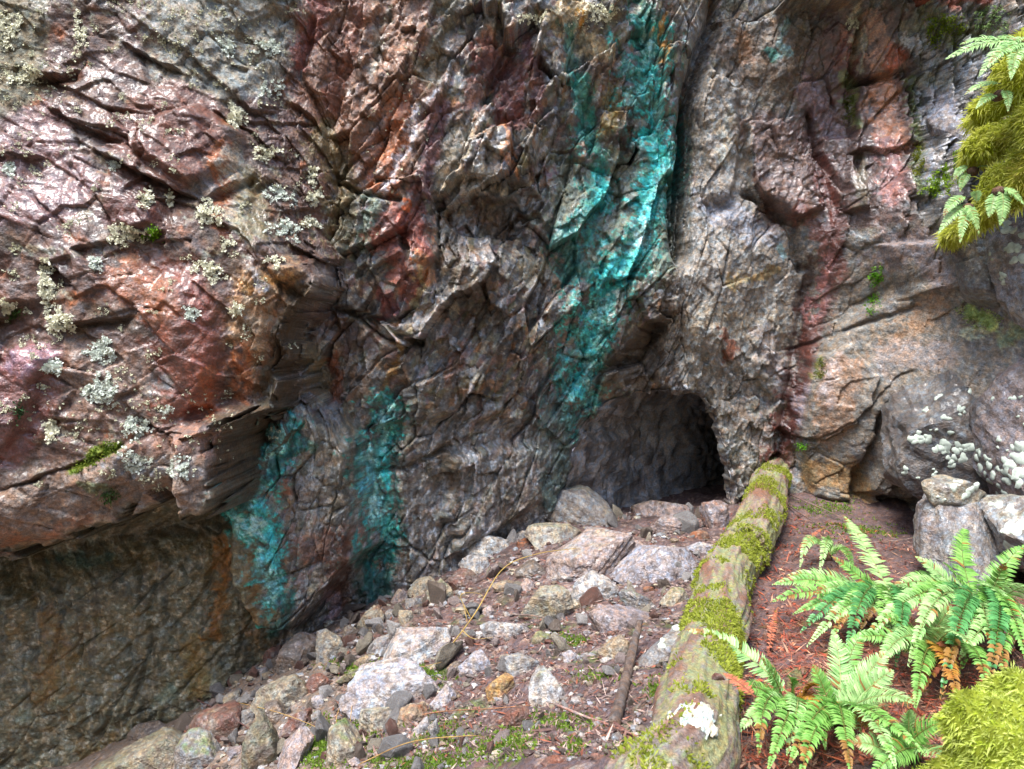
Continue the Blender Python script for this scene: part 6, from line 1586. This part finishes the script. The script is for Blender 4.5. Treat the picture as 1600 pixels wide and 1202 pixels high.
for i, (u, v, a, b_, lb) in enumerate(LICH):
    n = max(20, int(a * b_ * .34))
    P_, N_ = blob_points(u, v, a, b_, n, r, r.normal(0, .2))
    mint = any(w in lb for w in ('mint', 'grey', 'faint', 'speckled', 'white'))
    V_, F_, C_ = crust(P_ + N_ * .008, N_, r, .012 * r.uniform(.75, 1.3), (232, 228, 196) if not mint else (208, 216, 198), (255, 253, 226) if not mint else (244, 250, 236), per=8, lift=.38)
    o_ = P_.mean(0)
    obj('lichen', mesh_np('lichen', V_ - o_, F_, M_LICHEN, C_), None, lb, 'lichen', 'pale lichens on the cliff', loc=tuple(o_))
# thin scattered lichen
P_, N_ = [], []
for _ in range(200):
    u, v = r.uniform(0, 470), r.uniform(0, 780)
    if v > 790 - .1 * u: continue
    if u > 60 and v > 120 and r.random() < .45: continue
    a, b_ = blob_points(u, v, 9, 7, 9, r); P_.append(a); N_.append(b_)
for (u, v, a, b, n) in [(330, 60, 110, 60, 160), (40, 100, 60, 80, 120), (200, 650, 140, 70, 160), (620, 190, 60, 150, 70), (900, 30, 60, 30, 60)]:
    a_, b_ = blob_points(u, v, a, b, n, r); P_.append(a_); N_.append(b_)
P_ = np.vstack(P_); N_ = np.vstack(N_)
V_, F_, C_ = crust(P_ + N_ * .004, N_, r, .009, (190, 190, 158), (236, 232, 200), 5, .6)
obj('lichen_flecks', mesh_np('lichen_flecks', V_, F_, M_LICHEN, C_), None, 'thin pale lichen flecks scattered over the overhanging block', 'lichen', kind='stuff')

MOSSP = [(240, 366, 13, 7, 240, 'tiny bright green moss cushion under the dark red nose', (98, 150, 20), (150, 200, 50)), (150, 713, 42, 9, 500, 'green moss along the sloping ledge of the left block', (84, 110, 30), (136, 150, 56)), (170, 775, 14, 8, 160, 'dull green moss spot on the lower shelf', (70, 98, 52), (100, 126, 70)),
         (1369, 432, 9, 16, 300, 'bright green moss, upper half of a vertical strip on the slab', (96, 160, 30), (140, 200, 60)), (1364, 474, 8, 18, 260, 'bright green moss, lower half of the vertical strip on the slab', (96, 160, 30), (140, 190, 60)), (1470, 285, 34, 15, 800, 'green moss slope below the glistening grey rock', (110, 150, 30), (170, 200, 60)), (1505, 250, 16, 18, 400, 'green moss rising to the mossy roots', (110, 150, 40), (160, 190, 70)),
         (1462, 45, 18, 18, 420, 'yellow-green moss left under the red-barked tree', (110, 136, 30), (160, 176, 50)), (1490, 42, 20, 18, 520, 'round moss cushion right under the red-barked tree', (100, 124, 30), (150, 164, 50)), (1545, 30, 26, 20, 420, 'pale green moss right of the red-barked tree', (120, 150, 90), (170, 196, 130)), (1326, 170, 8, 24, 300, 'olive moss strip in the red gully', (96, 110, 40), (130, 140, 60)),
         (1434, 250, 9, 30, 360, 'yellowish moss streak on the edge of the red gully', (120, 130, 44), (166, 168, 66)), (1283, 575, 7, 18, 160, 'olive moss streak beside the red run', (100, 110, 40), (130, 136, 56)), (1252, 698, 8, 5, 90, 'single bright green leaf tuft at the slab foot', (96, 180, 30), (150, 220, 60)), (1530, 497, 26, 16, 500, 'pale lime lichen cushion under the grey upright rock', (168, 188, 110), (210, 222, 156)), (1585, 90, 24, 20, 300, 'moss behind the pale fern at the upper right', (120, 146, 60), (170, 186, 90)), (30, 645, 6, 14, 90, 'dark green moss strip on the red left face', (60, 96, 60), (90, 124, 80)), (22, 490, 9, 8, 120, 'green moss in the dark hole at the left edge', (80, 120, 60), (120, 150, 84))]
for i, (u, v, a, b_, n, lb, c1, c2) in enumerate(MOSSP):
    P_, N_ = blob_points(u, v, a, b_, n // 3, r, -.5 if i in (1, 5) else 0)
    P_ = np.repeat(P_, 4, 0) + r.normal(0, .012, (len(P_) * 4, 3)); N_ = np.repeat(N_, 4, 0)
    V_, F_, C_ = blades(P_, N_ + np.array([0, 0, .5]), r, .024, .005, c1, c2, .7, .2)
    o_ = P_.mean(0)
    obj('moss', mesh_np('moss', V_ - o_, F_, M_MOSS, C_), None, lb, 'moss', 'moss patches on the cliff', loc=tuple(o_))

# white lichen discs on the boulders: parts of the boulder they grow on
def disc(c, n, rad, r):
    n = np.array(n); n /= np.linalg.norm(n); a = np.cross(n, [.3, .1, .9]); a /= np.linalg.norm(a); b = np.cross(n, a)
    k = 12; q = np.linspace(0, 2 * math.pi, k, endpoint=False); ph = r.uniform(0, 6.3, 2)
    rr = rad * (1 + .2 * np.sin(2 * q + ph[0]) + .16 * np.sin(3 * q + ph[1]) + .08 * r.normal(size=k))
    rim = c + (a[None] * (np.cos(q) * rr)[:, None] + b[None] * (np.sin(q) * rr)[:, None])
    v = np.vstack([rim - n * .006, c + (rim - c) * .75 + n * .006, c + n * .008])
    j = np.arange(k); l = (j + 1) % k
    f = np.vstack([np.stack([j, l, k + l], 1), np.stack([j, k + l, k + j], 1), np.stack([k + j, k + l, j * 0 + 2 * k], 1)])
    return v, f
spots = [(1445, 690, 8), (1432, 683, 6), (1470, 700, 7), (1478, 688, 9), (1500, 705, 9), (1455, 672, 5), (1512, 690, 8), (1490, 720, 6), (1415, 740, 5), (1435, 742, 5), (1462, 735, 6), (1520, 712, 7), (1480, 655, 5), (1450, 640, 5), (1505, 640, 6), (1465, 615, 5), (1540, 745, 8), (1556, 752, 10), (1545, 720, 6),
         (1590, 715, 9), (1580, 735, 9), (1595, 745, 11), (1565, 690, 5), (1585, 762, 9), (1598, 700, 7), (1570, 765, 7), (1575, 820, 12), (1570, 845, 10), (1592, 830, 12), (1560, 700, 5), (1540, 600, 6), (1550, 620, 5), (1520, 610, 5), (1595, 620, 7), (1598, 660, 5), (1500, 760, 6), (1520, 770, 7), (1470, 780, 4), (1545, 790, 4), (1575, 360, 7), (1585, 400, 8), (1570, 430, 6), (1592, 380, 8), (1548, 400, 4), (1050, 960, 7), (1060, 985, 6), (1040, 1000, 6)]
bydisc = {}
for (u, v, s) in spots:
    hh_ = cast(u, v)
    if hh_ is None: continue
    o, p, n, dist = hh_
    for _ in range(4 if s > 5 else 2):
        h2_ = cast(u + r.normal(0, s * .9), v + r.normal(0, s * .9))
        if h2_ is None or h2_[0] is not o: continue
        bydisc.setdefault(o.name, (o, []))[1].append(disc(np.array(h2_[1]), h2_[2], s * r.uniform(.35, .95) / FPX * h2_[3], r))
for o, lst in bydisc.values():
    vs, fs, k = [], [], 0
    for v, f in lst: vs.append(v - np.array(o.location)); fs.append(f + k); k += len(v)
    vs = np.vstack(vs)
    obj('lichen_crust', mesh_np('lichen_crust', vs, np.vstack(fs), M_LICHEN, np.tile(cc((212, 222, 206))[None], (len(vs), 1)) * (1 + .15 * fbm3(vs * 30, 2, 3)[:, None])), o, kind='stuff')
